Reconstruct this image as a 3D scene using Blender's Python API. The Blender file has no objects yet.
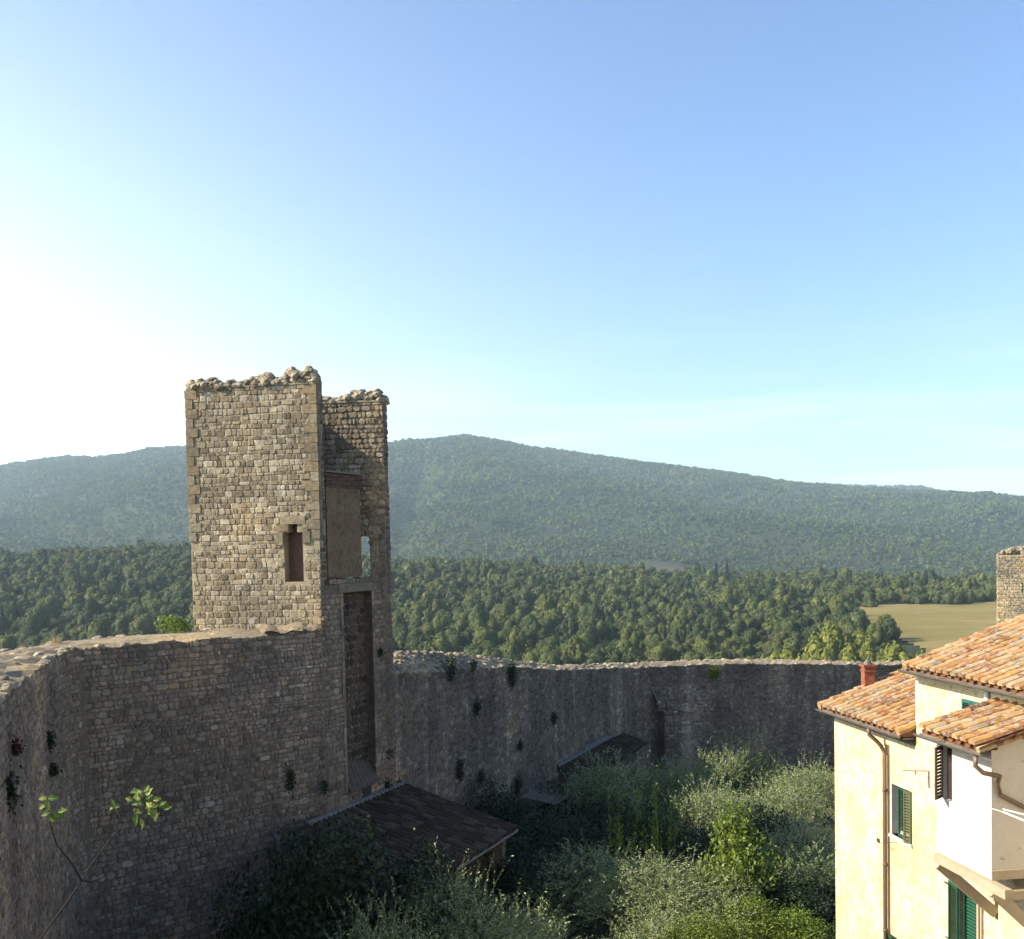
import bpy, math, random
import numpy as np
from mathutils import Vector, Matrix
R = math.radians
rnd = random.Random(7)
rng = np.random.default_rng(11)
scene = bpy.context.scene
COL = scene.collection

# ------------------------------------------------------------------ camera
F = 1060.0; PITCH = 2.5; ROLL = 1.17; PY = 594.0
cam_d = bpy.data.cameras.new('camera'); cam = bpy.data.objects.new('camera', cam_d); COL.objects.link(cam)
cam_d.sensor_width = 36; cam_d.lens = F/1024*36; cam_d.shift_y = (PY-469.5)/1024
cam_d.clip_start = .1; cam_d.clip_end = 30000
CM = Matrix.Rotation(R(90-PITCH), 3, 'X') @ Matrix.Rotation(R(-ROLL), 3, 'Z')
cam.rotation_euler = CM.to_euler(); scene.camera = cam
def ray(px, py):
    return CM @ Vector(((px-512)/F, -(py-PY)/F, -1.0))
def at(px, py, Y):
    d = ray(px, py); return d*(Y/d.y)
def hit(px, py, P0, N):
    d = ray(px, py); return d*(Vector(P0).dot(Vector(N))/d.dot(Vector(N)))
def proj(p):
    c = CM.transposed() @ Vector(p); return (512+F*c.x/-c.z, PY-F*c.y/-c.z)
def hor(px): return 548-.0205*(px-512)

# ------------------------------------------------------------------ helpers
def tag(o, label=None, cat=None, group=None, kind=None):
    if label: o['label'] = label
    if cat: o['category'] = cat
    if group: o['group'] = group
    if kind: o['kind'] = kind
    return o
def empty(name, loc, rz=0, **k):
    o = bpy.data.objects.new(name, None); COL.objects.link(o); o.location = loc; o.rotation_euler = (0, 0, rz)
    o.empty_display_size = .3
    return tag(o, **k)
class MB:
    def __init__(s): s.v = []; s.f = []; s.m = []
    def add(s, vs, fs, m=0):
        b = len(s.v); s.v += [tuple(p) for p in vs]
        for f in fs: s.f.append([b+i for i in f]); s.m.append(m)
    def box(s, o, a, b, c, m=0):
        o, a, b, c = map(Vector, (o, a, b, c))
        vs = [o, o+a, o+a+b, o+b, o+c, o+a+c, o+a+b+c, o+b+c]
        fs = [(3,2,1,0), (4,5,6,7), (0,1,5,4), (1,2,6,5), (2,3,7,6), (3,0,4,7)]
        if a.cross(b).dot(c) < 0: fs = [f[::-1] for f in fs]
        s.add(vs, fs, m)
    def tube(s, pts, r, n=8, m=0, cap=True):
        pts = [Vector(p) for p in pts]; rs = r if isinstance(r, (list, tuple)) else [r]*len(pts)
        rings = []; up = Vector((.13, .21, .97))
        for i, p in enumerate(pts):
            d = (pts[min(i+1, len(pts)-1)]-pts[max(i-1, 0)]).normalized()
            x = d.cross(up)
            if x.length < .1: x = d.cross(Vector((1, 0, 0)))
            x.normalize(); y = d.cross(x)
            rings.append([p+(x*math.cos(2*math.pi*k/n)+y*math.sin(2*math.pi*k/n))*rs[i] for k in range(n)])
        vs = [q for g in rings for q in g]
        fs = [(i*n+k, i*n+(k+1) % n, (i+1)*n+(k+1) % n, (i+1)*n+k) for i in range(len(pts)-1) for k in range(n)]
        if cap: fs += [tuple(range(n))[::-1], tuple((len(pts)-1)*n+k for k in range(n))]
        s.add(vs, fs, m)
    def rock(s, c, r, m=0, sq=(1, 1, 1)):
        vs, fs = ICO1
        ph = [rnd.uniform(0, 6.28) for _ in range(3)]
        out = []
        for v in vs:
            k = 1+.22*math.sin(3*v[0]+ph[0])+.2*math.sin(4*v[1]+ph[1])+rnd.uniform(-.13, .13)
            out.append((c[0]+v[0]*r*k*sq[0], c[1]+v[1]*r*k*sq[1], c[2]+v[2]*r*k*sq[2]))
        s.add(out, fs, m)
    def build(s, name, mats, parent=None, smooth=False, label=None, world=True):
        me = bpy.data.meshes.new(name); me.from_pydata(s.v, [], s.f)
        if not isinstance(mats, (list, tuple)): mats = [mats]
        for q in mats: me.materials.append(q)
        if len(mats) > 1: me.polygons.foreach_set('material_index', s.m)
        if smooth: me.polygons.foreach_set('use_smooth', [True]*len(me.polygons))
        me.update()
        o = bpy.data.objects.new(name, me); COL.objects.link(o)
        if parent is not None:
            o.parent = parent
            if world: o.matrix_parent_inverse = pinv(parent)
        if label: o['label'] = label
        return o
def pinv(p):
    m = Matrix.LocRotScale(p.location, p.rotation_euler, None)
    if p.parent is not None: m = Matrix.LocRotScale(p.parent.location, p.parent.rotation_euler, None) @ p.matrix_parent_inverse @ m
    return m.inverted()
def ico(sub):
    import bmesh
    bm = bmesh.new(); bmesh.ops.create_icosphere(bm, subdivisions=sub, radius=1)
    vs = [tuple(v.co) for v in bm.verts]; fs = [tuple(v.index for v in f.verts) for f in bm.faces]; bm.free()
    return vs, fs
ICO1 = ico(2); ICO0 = ico(1)
def np_mesh(name, V, Fq, mat, k=None):
    me = bpy.data.meshes.new(name); nv = len(V); nf = len(Fq); k = k or Fq.shape[1]
    me.vertices.add(nv); me.vertices.foreach_set('co', np.ascontiguousarray(V, dtype=np.float32).ravel())
    me.loops.add(nf*k); me.loops.foreach_set('vertex_index', np.ascontiguousarray(Fq, dtype=np.int32).ravel())
    me.polygons.add(nf); me.polygons.foreach_set('loop_start', np.arange(0, nf*k, k, dtype=np.int32))
    me.update(calc_edges=True); me.validate()
    me.materials.append(mat)
    return me
def link(name, me, parent=None):
    o = bpy.data.objects.new(name, me); COL.objects.link(o)
    if parent is not None: o.parent = parent
    return o

# ------------------------------------------------------------------ materials
class NT:
    def __init__(s, name, rough=.9, spec=.25):
        s.mat = bpy.data.materials.new(name); s.mat.use_nodes = True; s.t = s.mat.node_tree
        s.b = s.t.nodes['Principled BSDF']; s.b.inputs['Roughness'].default_value = rough
        s.b.inputs['Specular IOR Level'].default_value = spec
    def n(s, typ, **k):
        q = s.t.nodes.new(typ)
        for a, v in k.items():
            if hasattr(q, a): setattr(q, a, v)
            else: q.inputs[a.replace('_', ' ')].default_value = v
        return q
    def l(s, a, b): s.t.links.new(a, b)
    def coord(s, scale=(1, 1, 1), kind='Object'):
        if kind == 'Position': src = s.n('ShaderNodeNewGeometry').outputs['Position']
        else: src = s.n('ShaderNodeTexCoord').outputs[kind]
        m = s.n('ShaderNodeMapping'); m.inputs['Scale'].default_value = scale; s.l(src, m.inputs['Vector']); return m.outputs[0]
    def noise(s, scale, detail=5, rough=.6, vec=None):
        q = s.n('ShaderNodeTexNoise'); q.inputs['Scale'].default_value = scale; q.inputs['Detail'].default_value = detail; q.inputs['Roughness'].default_value = rough
        if vec is None: vec = s.coord(kind='Position')
        s.l(vec, q.inputs['Vector']); return q.outputs['Fac']
    def ramp(s, fac, stops, interp='LINEAR'):
        q = s.n('ShaderNodeValToRGB'); e = q.color_ramp.elements; q.color_ramp.interpolation = interp
        while len(e) < len(stops): e.new(.5)
        for i, (p, c) in enumerate(stops): e[i].position = p; e[i].color = (*c, 1) if len(c) == 3 else c
        s.l(fac, q.inputs['Fac']); return q.outputs['Color']
    def mix(s, fac, a, b, mode='MIX'):
        q = s.n('ShaderNodeMix', data_type='RGBA', blend_type=mode)
        for i, x in ((0, fac), (6, a), (7, b)):
            if isinstance(x, (int, float)): q.inputs[i].default_value = x
            elif isinstance(x, tuple): q.inputs[i].default_value = (*x, 1)
            else: s.l(x, q.inputs[i])
        return q.outputs[2]
    def island(s): return s.n('ShaderNodeNewGeometry').outputs['Random Per Island']
    def objrand(s): return s.n('ShaderNodeObjectInfo').outputs['Random']
    def color(s, c):
        if isinstance(c, tuple): s.b.inputs['Base Color'].default_value = (*c, 1)
        else: s.l(c, s.b.inputs['Base Color'])
        return s
    def bump(s, fac, dist, strength=1):
        q = s.n('ShaderNodeBump'); q.inputs['Distance'].default_value = dist; q.inputs['Strength'].default_value = strength
        s.l(fac, q.inputs['Height']); s.l(q.outputs[0], s.b.inputs['Normal']); return s
def g(x): return (x, x, x)

ALB = .6
def stone_mat(name, stops, streak=0, big=.35, bump=.02, lichen=None):
    m = NT(name); stops = [(p, tuple(min(1, x*ALB) for x in c)) for p, c in stops]
    if lichen: lichen = tuple(x*ALB for x in lichen)
    c = m.ramp(m.island(), stops, 'LINEAR')
    n1 = m.noise(9, 6, .65); c = m.mix(1.0, c, m.ramp(n1, [(.3, g(.55)), (.5, g(1)), (.72, g(1.45))]), 'MULTIPLY')
    n2 = m.noise(big, 4); c = m.mix(1.0, c, m.ramp(n2, [(.33, (.62, .62, .66)), (.52, g(1)), (.68, (1.35, 1.22, 1.02))]), 'MULTIPLY')
    if streak:
        n3 = m.noise(.7, 6, .65, m.coord((1, 1, .10), 'Position')); c = m.mix(1.0, c, m.ramp(n3, [(.42, g(1-.35*streak)), (.52, g(1)), (.66, g(1+1.5*streak))]), 'MULTIPLY')
    if lichen:
        n4 = m.noise(2.2, 5); c = m.mix(m.ramp(n4, [(.55, g(0)), (.68, g(.8))]), c, lichen)
    m.color(c); m.bump(m.noise(22, 6, .7), bump); return m.mat
S_TOWER = stone_mat('tower_stone', [(0, (.26, .20, .13)), (.25, (.37, .30, .195)), (.6, (.44, .36, .235)), (.85, (.52, .44, .30)), (1, (.64, .56, .42))])
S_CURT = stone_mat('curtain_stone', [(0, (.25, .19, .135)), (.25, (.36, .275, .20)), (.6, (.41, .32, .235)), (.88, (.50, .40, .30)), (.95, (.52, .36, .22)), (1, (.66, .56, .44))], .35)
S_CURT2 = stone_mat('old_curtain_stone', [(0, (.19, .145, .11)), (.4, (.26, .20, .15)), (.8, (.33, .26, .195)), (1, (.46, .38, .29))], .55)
S_QUOIN = stone_mat('quoin_stone', [(0, (.28, .23, .15)), (.35, (.37, .28, .165)), (.6, (.36, .31, .21)), (.8, (.40, .30, .17)), (1, (.46, .39, .27))], bump=.012)
S_PIER = stone_mat('pier_brick_stone', [(0, (.20, .12, .085)), (.5, (.26, .17, .12)), (1, (.34, .27, .21))])
S_NICHE = stone_mat('shade_darkened_niche_stone', [(0, (.07, .045, .03)), (.5, (.12, .08, .055)), (1, (.19, .14, .10))])  # brown stone of the niche back, with the recess shade put into its colour
S_RUB = stone_mat('rubble_stone', [(0, (.34, .28, .19)), (.5, (.46, .39, .27)), (1, (.62, .54, .40))], bump=.03)
S_YEL = stone_mat('lichened_stone', [(0, (.27, .23, .15)), (.5, (.40, .34, .24)), (1, (.52, .46, .34))], lichen=(.45, .33, .10))
def simple(name, col, var=.25, sc=6, rough=.85, bump=.004, spec=.25, isl=0):
    m = NT(name, rough, spec); n = m.noise(sc, 6)
    c = m.mix(1.0, col, m.ramp(n, [(.3, g(1-var)), (.7, g(1+var))]), 'MULTIPLY')
    if isl: c = m.mix(1.0, c, m.ramp(m.island(), [(0, g(1-isl)), (1, g(1+isl))]), 'MULTIPLY')
    m.color(c); m.bump(m.noise(sc*6, 5), bump); return m.mat
MORTAR = simple('lime_mortar', (.29, .235, .155), .3, 5, bump=.02)
MORTAR_D = simple('grey_mortar', (.145, .11, .08), .3, 5, bump=.02)
EARTH_TOP = stone_mat('wall_top_earth', [(0, (.40, .32, .21)), (1, (.50, .41, .27))], bump=.06)
BRICK = simple('brick', (.12, .068, .046), .3, 8, isl=.3)
SLAB = simple('stone_slab', (.19, .15, .10), .25, 4)
DARK = simple('dark_wood', (.035, .03, .026), .3, 8)
DOORW = simple('blue_grey_door', (.07, .09, .10), .2, 8)
WHITEMORT = simple('pale_mortar_flashing', (.15, .145, .135), .35, 6)
WOODW = simple('weathered_planks', (.085, .065, .05), .35, 5)
BEAMP = simple('painted_timber', (.34, .275, .19), .12, 5)
GUTTER = simple('grey_metal_gutter', (.105, .09, .072), .15, 6, .5, .001, .5)
PIPE = simple('brown_copper_pipe', (.13, .08, .052), .15, 6, .5, .001, .5)
GREEN = simple('green_shutter_paint', (.006, .062, .028), .15, 8, .5, .001, .5)
GREEN_L = simple('teal_shutter_paint', (.02, .10, .085), .15, 8, .5, .001, .5)
BROWN = simple('brown_shutter_paint', (.045, .03, .025), .2, 8, .6)
TANSH = simple('faded_shutter_back', (.075, .085, .04), .2, 8, .6)
IRON = simple('rusty_iron', (.10, .06, .045), .2, 8, .7)
FRAMEG = simple('grey_window_reveal', (.56, .50, .46), .12, 6)
WHITEP = simple('white_plastic', (.75, .75, .72), .05, 6, .4)
GLASS = NT('dark_window_glass', .08, .5).color((.02, .025, .03)).mat
BARK = simple('bark', (.10, .08, .06), .35, 9, bump=.02)
TWIG = simple('grey_twig', (.028, .023, .02), .2, 20)
RED = simple('rust_red_flowers', (.075, .022, .02), .3, 9)

def stucco(name, base, pale, stain, amt):
    m = NT(name, .9, .2); n = m.noise(.9, 6, .65); n2 = m.noise(5.5, 8, .75)
    n3 = m.noise(1.6, 5, .6, m.coord((1, 1, .25), 'Position'))
    c = m.mix(m.ramp(n, [(.38, g(0)), (.62, g(1))]), base, pale)
    c = m.mix(m.ramp(n2, [(.50, g(0)), (.60, g(amt))]), c, stain)
    c = m.mix(m.ramp(n3, [(.56, g(0)), (.75, g(amt*.8))]), c, stain)
    c = m.mix(1.0, c, m.ramp(m.noise(9, 6, .7), [(.30, g(.45)), (.38, g(1))]), 'MULTIPLY')
    m.color(c); m.bump(m.noise(14, 6), .01); return m.mat
STUCCO = stucco('yellow_weathered_stucco', (.53, .43, .235), (.63, .55, .38), (.36, .255, .13), .72)
STUCCO_W = stucco('cream_white_stucco', (.50, .445, .365), (.54, .485, .40), (.44, .38, .29), .3)

PLASTER = stucco('old_plaster', (.175, .118, .066), (.215, .155, .092), (.10, .06, .035), .8)
def tile_mat(name, stops, dark=1):
    m = NT(name, .85, .2)
    c = m.ramp(m.island(), stops)
    n = m.noise(3.5, 6, .7); c = m.mix(m.ramp(n, [(.46, g(0)), (.6, g(.65))]), c, (.48*dark, .27*dark, .07*dark))
    n2 = m.noise(9, 7, .75); c = m.mix(m.ramp(n2, [(.50, g(0)), (.60, g(.8))]), c, (.40*dark, .36*dark, .29*dark)); n5 = m.noise(14, 6, .7); c = m.mix(m.ramp(n5, [(.55, g(0)), (.68, g(.8))]), c, (.09*dark, .07*dark, .05*dark))
    m.color(c); m.bump(m.noise(30, 5), .008); return m.mat
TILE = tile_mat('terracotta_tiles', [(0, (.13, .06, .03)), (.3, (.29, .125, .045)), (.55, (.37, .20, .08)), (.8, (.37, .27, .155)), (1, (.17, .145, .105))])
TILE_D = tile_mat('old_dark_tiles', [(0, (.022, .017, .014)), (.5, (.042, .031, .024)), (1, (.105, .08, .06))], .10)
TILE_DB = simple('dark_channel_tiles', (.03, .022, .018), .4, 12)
TILE_BASE = simple('channel_tiles', (.17, .075, .035), .45, 12)

def leaf_mat(name, cols, trans=.25, rough=.55, spec=.3, obj=0.0, pos=None, attr=False):
    m = NT(name, rough, spec)
    SP = [(0, (.50, .60, .62)), (.25, (.80, .85, .80)), (.5, g(1)), (.72, (1.25, 1.15, .85)), (.88, (1.38, 1.28, .9)), (.95, (1.3, 1.1, .9)), (1, (1.25, 1.28, 1.35))]
    c = m.ramp(m.island(), [(i/(len(cols)-1), q) for i, q in enumerate(cols)])
    if obj: c = m.mix(1.0, c, m.ramp(m.objrand(), SP), 'MULTIPLY')
    if attr:
        at_ = m.n('ShaderNodeAttribute'); at_.attribute_name = 'tint'; c = m.mix(1.0, c, m.ramp(at_.outputs['Fac'], SP), 'MULTIPLY')
    if pos:
        c = m.mix(1.0, c, m.ramp(m.noise(pos, 4, .6), [(.33, (.72, .78, .82)), (.5, g(1)), (.66, (1.25, 1.18, 1.0))]), 'MULTIPLY')
    m.color(c)
    if trans:
        tr = m.n('ShaderNodeBsdfTranslucent'); m.l(c, tr.inputs['Color'])
        mx = m.n('ShaderNodeMixShader'); mx.inputs[0].default_value = trans
        m.l(m.b.outputs[0], mx.inputs[1]); m.l(tr.outputs[0], mx.inputs[2])
        m.l(mx.outputs[0], m.t.nodes['Material Output'].inputs['Surface'])
    return m.mat
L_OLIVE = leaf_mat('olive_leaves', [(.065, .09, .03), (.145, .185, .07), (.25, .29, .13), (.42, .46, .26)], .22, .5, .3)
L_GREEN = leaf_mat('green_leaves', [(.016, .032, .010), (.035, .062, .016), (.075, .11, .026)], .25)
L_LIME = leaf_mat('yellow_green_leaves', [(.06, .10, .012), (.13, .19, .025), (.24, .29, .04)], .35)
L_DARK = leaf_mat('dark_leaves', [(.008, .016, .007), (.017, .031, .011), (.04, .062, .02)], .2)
L_FIG = leaf_mat('fig_leaves', [(.05, .10, .015), (.14, .19, .03), (.34, .36, .07)], .4)
L_WOOD = leaf_mat('woodland_leaves', [(.030, .040, .016), (.050, .064, .024), (.078, .092, .036)], 0, .8, .1, .32)
L_MASS = leaf_mat('far_woodland_leaves', [(.030, .040, .016), (.050, .064, .024), (.078, .092, .036)], 0, .8, .1, 0, .012, True)
L_HILL = leaf_mat('hill_woodland_leaves', [(.032, .052, .018), (.046, .068, .023), (.062, .086, .029)], 0, .9, .1, 0, .0035, True)
L_DRY = leaf_mat('dry_grass', [(.30, .23, .12), (.42, .33, .17)], .2)
L_CYP = leaf_mat('cypress_leaves', [(.010, .02, .010), (.02, .035, .016)], 0)

def ground_mat():
    m = NT('ground_soil', .95, .1); n = m.noise(.5, 6)
    c = m.mix(m.ramp(n, [(.4, g(0)), (.6, g(1))]), (.055, .06, .028), (.10, .08, .05))
    n2 = m.noise(.02, 6); c2 = m.mix(m.ramp(n2, [(.4, g(0)), (.6, g(1))]), (.022, .030, .015), (.032, .042, .019))
    geo = m.n('ShaderNodeNewGeometry'); ln = m.n('ShaderNodeVectorMath', operation='LENGTH'); m.l(geo.outputs['Position'], ln.inputs[0])
    mr = m.n('ShaderNodeMapRange'); mr.inputs[1].default_value = 150; mr.inputs[2].default_value = 320; m.l(ln.outputs['Value'], mr.inputs[0])
    # hill clearings
    n3 = m.noise(.0016, 5, .6); c2 = m.mix(m.ramp(n3, [(.72, g(0)), (.75, g(.3))]), c2, (.12, .10, .065))
    sb = m.n('ShaderNodeVectorMath', operation='SUBTRACT'); m.l(geo.outputs['Position'], sb.inputs[0]); sb.inputs[1].default_value = (250, 1560, -80)
    ml = m.n('ShaderNodeVectorMath', operation='MULTIPLY'); m.l(sb.outputs[0], ml.inputs[0]); ml.inputs[1].default_value = (1/75, 1/230, 0)
    l2 = m.n('ShaderNodeVectorMath', operation='LENGTH'); m.l(ml.outputs[0], l2.inputs[0]); c2 = m.mix(m.ramp(l2.outputs['Value'], [(.55, g(.7)), (1, g(0))]), c2, (.10, .078, .055))
    m.color(m.mix(mr.outputs[0], c, c2)); m.bump(m.noise(3, 6), .05); return m.mat
GROUND = ground_mat()
def field_mat():
    m = NT('dry_meadow', .95, .1); n = m.noise(.02, 6); n2 = m.noise(.25, 5, .6, m.coord((.2, 1, 1), 'Position'))
    c = m.mix(m.ramp(n, [(.35, g(0)), (.65, g(1))]), (.15, .125, .038), (.21, .165, .062))
    c = m.mix(1.0, c, m.ramp(n2, [(.3, g(.85)), (.7, g(1.15))]), 'MULTIPLY'); m.color(c); return m.mat
FIELD = field_mat()

# ------------------------------------------------------------------ terrain
def lerp_tab(x, tab):
    return np.interp(x, [a for a, b in tab], [b for a, b in tab])
CREST = [(-900, 520), (-300, 490), (0, 469), (35, 463), (70, 458.5), (101, 459), (131, 455), (155, 450), (183, 448), (260, 449), (330, 450), (389, 445.5), (427, 441.5), (467, 436.5), (505, 442), (536, 449), (580, 455), (630, 461), (680, 467), (747, 476), (794, 483), (850, 488), (910, 491), (949, 493), (1024, 498), (1400, 520), (2000, 530)]
CREST2 = [(-2000, 560), (700, 520), (800, 487), (831, 485), (880, 486.5), (915, 486), (932, 488.5), (949, 493.5), (980, 503), (1100, 530), (2000, 560)]
PLAT = [(-600, 560), (0, 553), (90, 547), (185, 543), (300, 548), (395, 556), (560, 563), (640, 567), (700, 571), (820, 571), (930, 575), (1024, 574), (1600, 570)]
def vnoise(x, y, s, seed=0):
    x = np.asarray(x)/s; y = np.asarray(y)/s
    return (np.sin(x*1.7+seed)*np.cos(y*1.3-seed*.7)+.5*np.sin(x*3.1+y*2.3+seed*2)+.25*np.sin(x*5.3-y*6.1+seed))/1.75
def ss(a, b, x):
    t = np.clip((x-a)/(b-a), 0, 1); return t*t*(3-2*t)
def ground_z(x, y):
    x = np.asarray(x, float); y = np.asarray(y, float)
    r = np.hypot(x, y); az = np.clip(np.arctan2(x, y), -.95, .95); px = 512+F*np.tan(az); yy = r*np.cos(az)
    h = 548-.0205*(px-512)
    zp = (h-lerp_tab(px, PLAT))/F*1000-10
    z0 = -12.1-.07*np.clip(r-30, 0, 50)
    z1 = -50.
    fieldness = ss(790, 870, px)
    z_rise = z1+(zp-z1)*ss(380, 1000, yy)**.85
    z_rise = z_rise*(1-fieldness)+fieldness*(-41.5+(zp+41.5)*ss(700, 1000, yy)+(z1+41.5)*(1-ss(300, 400, yy)))
    z = z0
    z = z+(z1-z0)*ss(78, 250, r)
    z = np.where(yy > 380, z_rise, np.where(yy > 300, z*(1-ss(300, 380, yy))+z_rise*ss(300, 380, yy), z))
    zc = (h-lerp_tab(px, CREST))/F*4200-9; zc2 = (h-lerp_tab(px, CREST2))/F*5800-9
    fall = zp-45
    z = np.where(yy > 1000, zp+(fall-zp)*ss(1000, 1350, yy), z)
    t = np.clip((yy-1350)/(4200-1350), 0, 1)
    m = fall+(zc-fall)*(.55*t+.45*t*t*(3-2*t))
    m = m+(34*vnoise(x, y, 520, 3)+30*vnoise(x, y, 270, 1)+15*vnoise(x, y, 130, 4)+6*vnoise(x, y, 70, 2))*np.sin(math.pi*t)
    z = np.where(yy > 1350, m, z)
    ax, ay, bx, by = (392-512)/F*1800, 1800., (428-512)/F*3500, 3500.
    tt = np.clip(((x-ax)*(bx-ax)+(y-ay)*(by-ay))/((bx-ax)**2+(by-ay)**2), 0, 1); dd = np.hypot(x-ax-tt*(bx-ax), y-ay-tt*(by-ay))
    z = z-45*np.exp(-(dd/42)**2)*np.sin(math.pi*np.clip(tt*.9+.07, 0, 1))
    back = zc-110*ss(4200, 5000, yy)
    back = back+(zc2-back)*ss(4800, 5800, yy)-300*ss(5900, 7500, yy)
    z = np.where(yy > 4200, back, z)
    # the unseen country behind the camera stays low
    b = ss(.9, 1.4, np.abs(np.arctan2(x, y)))
    return z*(1-b)+b*(z0+(z1-z0)*ss(78, 250, r))
def in_field(px, yy):
    """a meadow to the right, px column and forward distance"""
    left = np.interp(yy, [372, 400, 430, 470, 520, 600, 668, 685], [935, 922, 905, 885, 866, 856, 856, 872])
    return (px > left) & (yy > 372) & (yy < 672+6*np.sin(px/14.)) & (px < 1250)

def build_terrain():
    rad = [0.0]; r = 3.0
    while r < 8600:
        rad.append(r); r *= 1.02 if 300 < r else 1.035
    rad = np.array(rad)
    az = np.concatenate([np.linspace(-math.pi, -.62, 40, endpoint=False), np.linspace(-.62, .62, 330, endpoint=False), np.linspace(.62, math.pi, 41)[:-1]])
    A, Rr = np.meshgrid(az, rad); X = Rr*np.sin(A); Y = Rr*np.cos(A); Z = ground_z(X, Y)
    Z += np.where(Rr < 90, .12*vnoise(X, Y, 1.7), 0)
    V = np.stack([X, Y, Z], -1).reshape(-1, 3); n = len(az); m = len(rad)
    i, j = np.meshgrid(np.arange(m-1), np.arange(n), indexing='ij'); j2 = (j+1) % n
    Fq = np.stack([i*n+j, i*n+j2, (i+1)*n+j2, (i+1)*n+j], -1).reshape(-1, 4)[:, ::-1]
    me = np_mesh('ground', V, Fq, GROUND)
    me.polygons.foreach_set('use_smooth', np.ones(len(me.polygons), bool))
    tag(link('ground', me), kind='structure')
    # meadow sheet
    pxs = np.arange(860, 1240, 6.); ys = np.arange(370, 682, 5.)
    vs = {}; fs = []; out = []
    def vid(a, b):
        if (a, b) not in vs:
            yy = ys[b]; x = (pxs[a]-512)/F*yy; vs[(a, b)] = len(out); out.append((x, yy, float(ground_z(x, yy))+.35))
        return vs[(a, b)]
    for a in range(len(pxs)-1):
        for b in range(len(ys)-1):
            if in_field(pxs[a]+3, ys[b]+2.5): fs.append((vid(a, b), vid(a+1, b), vid(a+1, b+1), vid(a, b+1)))
    me = bpy.data.meshes.new('meadow'); me.from_pydata(out, [], fs); me.materials.append(FIELD)
    tag(link('meadow', me), kind='structure')
build_terrain()

# ------------------------------------------------------------------ foliage
def unit(v): return v/np.maximum(np.linalg.norm(v, axis=-1, keepdims=True), 1e-9)
def rdir(n): return unit(rng.normal(size=(n, 3)))
def leaves(P, A, L, W, roll=None):
    """diamond leaf quads: centre P, long axis A"""
    n = len(P); A = unit(A); B = unit(np.cross(A, rdir(n) if roll is None else roll))
    L = np.broadcast_to(np.asarray(L, float), (n,))[:, None]; W = np.broadcast_to(np.asarray(W, float), (n,))[:, None]
    V = np.stack([P-A*L/2, P+B*W/2-A*L*.05, P+A*L/2, P-B*W/2-A*L*.05], 1).reshape(-1, 3)
    return V, np.arange(4*n).reshape(n, 4)
def join(parts):
    V = []; Fs = []; b = 0
    for v, f in parts: V.append(v); Fs.append(f+b); b += len(v)
    return np.concatenate(V), np.concatenate(Fs)
def lobes(n, R_, H, spread=.62, base=.25):
    c = rdir(n)*rng.uniform(.3, spread, (n, 1)); c[:, 2] = np.abs(c[:, 2])*1.1
    c = c*np.array([R_, R_, H*.62]); c[:, 2] += H*base
    return c, rng.uniform(.32, .52, n)*R_
def olive_crown(R_=1.7, H=3.2, nsp=820, nl=15, ll=.085, lw=.027, base=.3, upw=.75):
    c, rr = lobes(17, R_, H, .8, base)
    k = rng.integers(0, len(c), nsp); d = rdir(nsp); d[:, 2] = d[:, 2]*.8+.25; d = unit(d)
    P0 = c[k]+d*rr[k][:, None]*rng.uniform(.35, .95, (nsp, 1))
    ax = unit(d*.75+np.array([0, 0, upw+.15])+rng.normal(size=(nsp, 3))*.35); SL = rng.uniform(.25, .6, nsp)*np.where(rng.random(nsp) < .2, 2.0, 1)*R_/1.7
    parts = []
    t = (np.arange(nl)+.5)/nl
    P = P0[:, None, :]+ax[:, None, :]*(t[None, :, None]*SL[:, None, None])
    P[:, :, 2] -= (t[None]**2*SL[:, None]*.12)
    P = P.reshape(-1, 3); axr = np.repeat(ax, nl, 0)
    A = unit(axr*.8+rdir(len(P))*1.0)
    P = P+A*ll*.4
    V, Fq = leaves(P, A, ll*rng.uniform(.7, 1.3, len(P)), lw*rng.uniform(.8, 1.3, len(P)))
    # thin twigs as long slivers
    V2, F2 = leaves(P0+ax*SL[:, None]*.4, ax, SL*1.0, .006)
    return join([(V, Fq), (V2, F2)])
def broad_crown(R_=1.6, H=3., n=6500, ll=.10, lw=.055, nl=15, base=.28, spread=.75):
    c, rr = lobes(nl, R_, H, spread, base)
    k = rng.integers(0, len(c), n); d = rdir(n)
    rad = rng.uniform(.45, 1.08, (n, 1))**.6
    # ragged tufts
    P = c[k]+d*rr[k][:, None]*rad+rng.normal(size=(n, 3))*.04
    A = unit(rdir(n)*.8+d*.5+np.array([0, 0, -.25]))
    nrm = unit(d*.7+rdir(n)*.6+np.array([0, 0, .4]))
    return leaves(P, A, ll*rng.uniform(.6, 1.35, n), lw*rng.uniform(.7, 1.3, n), nrm)
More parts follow.
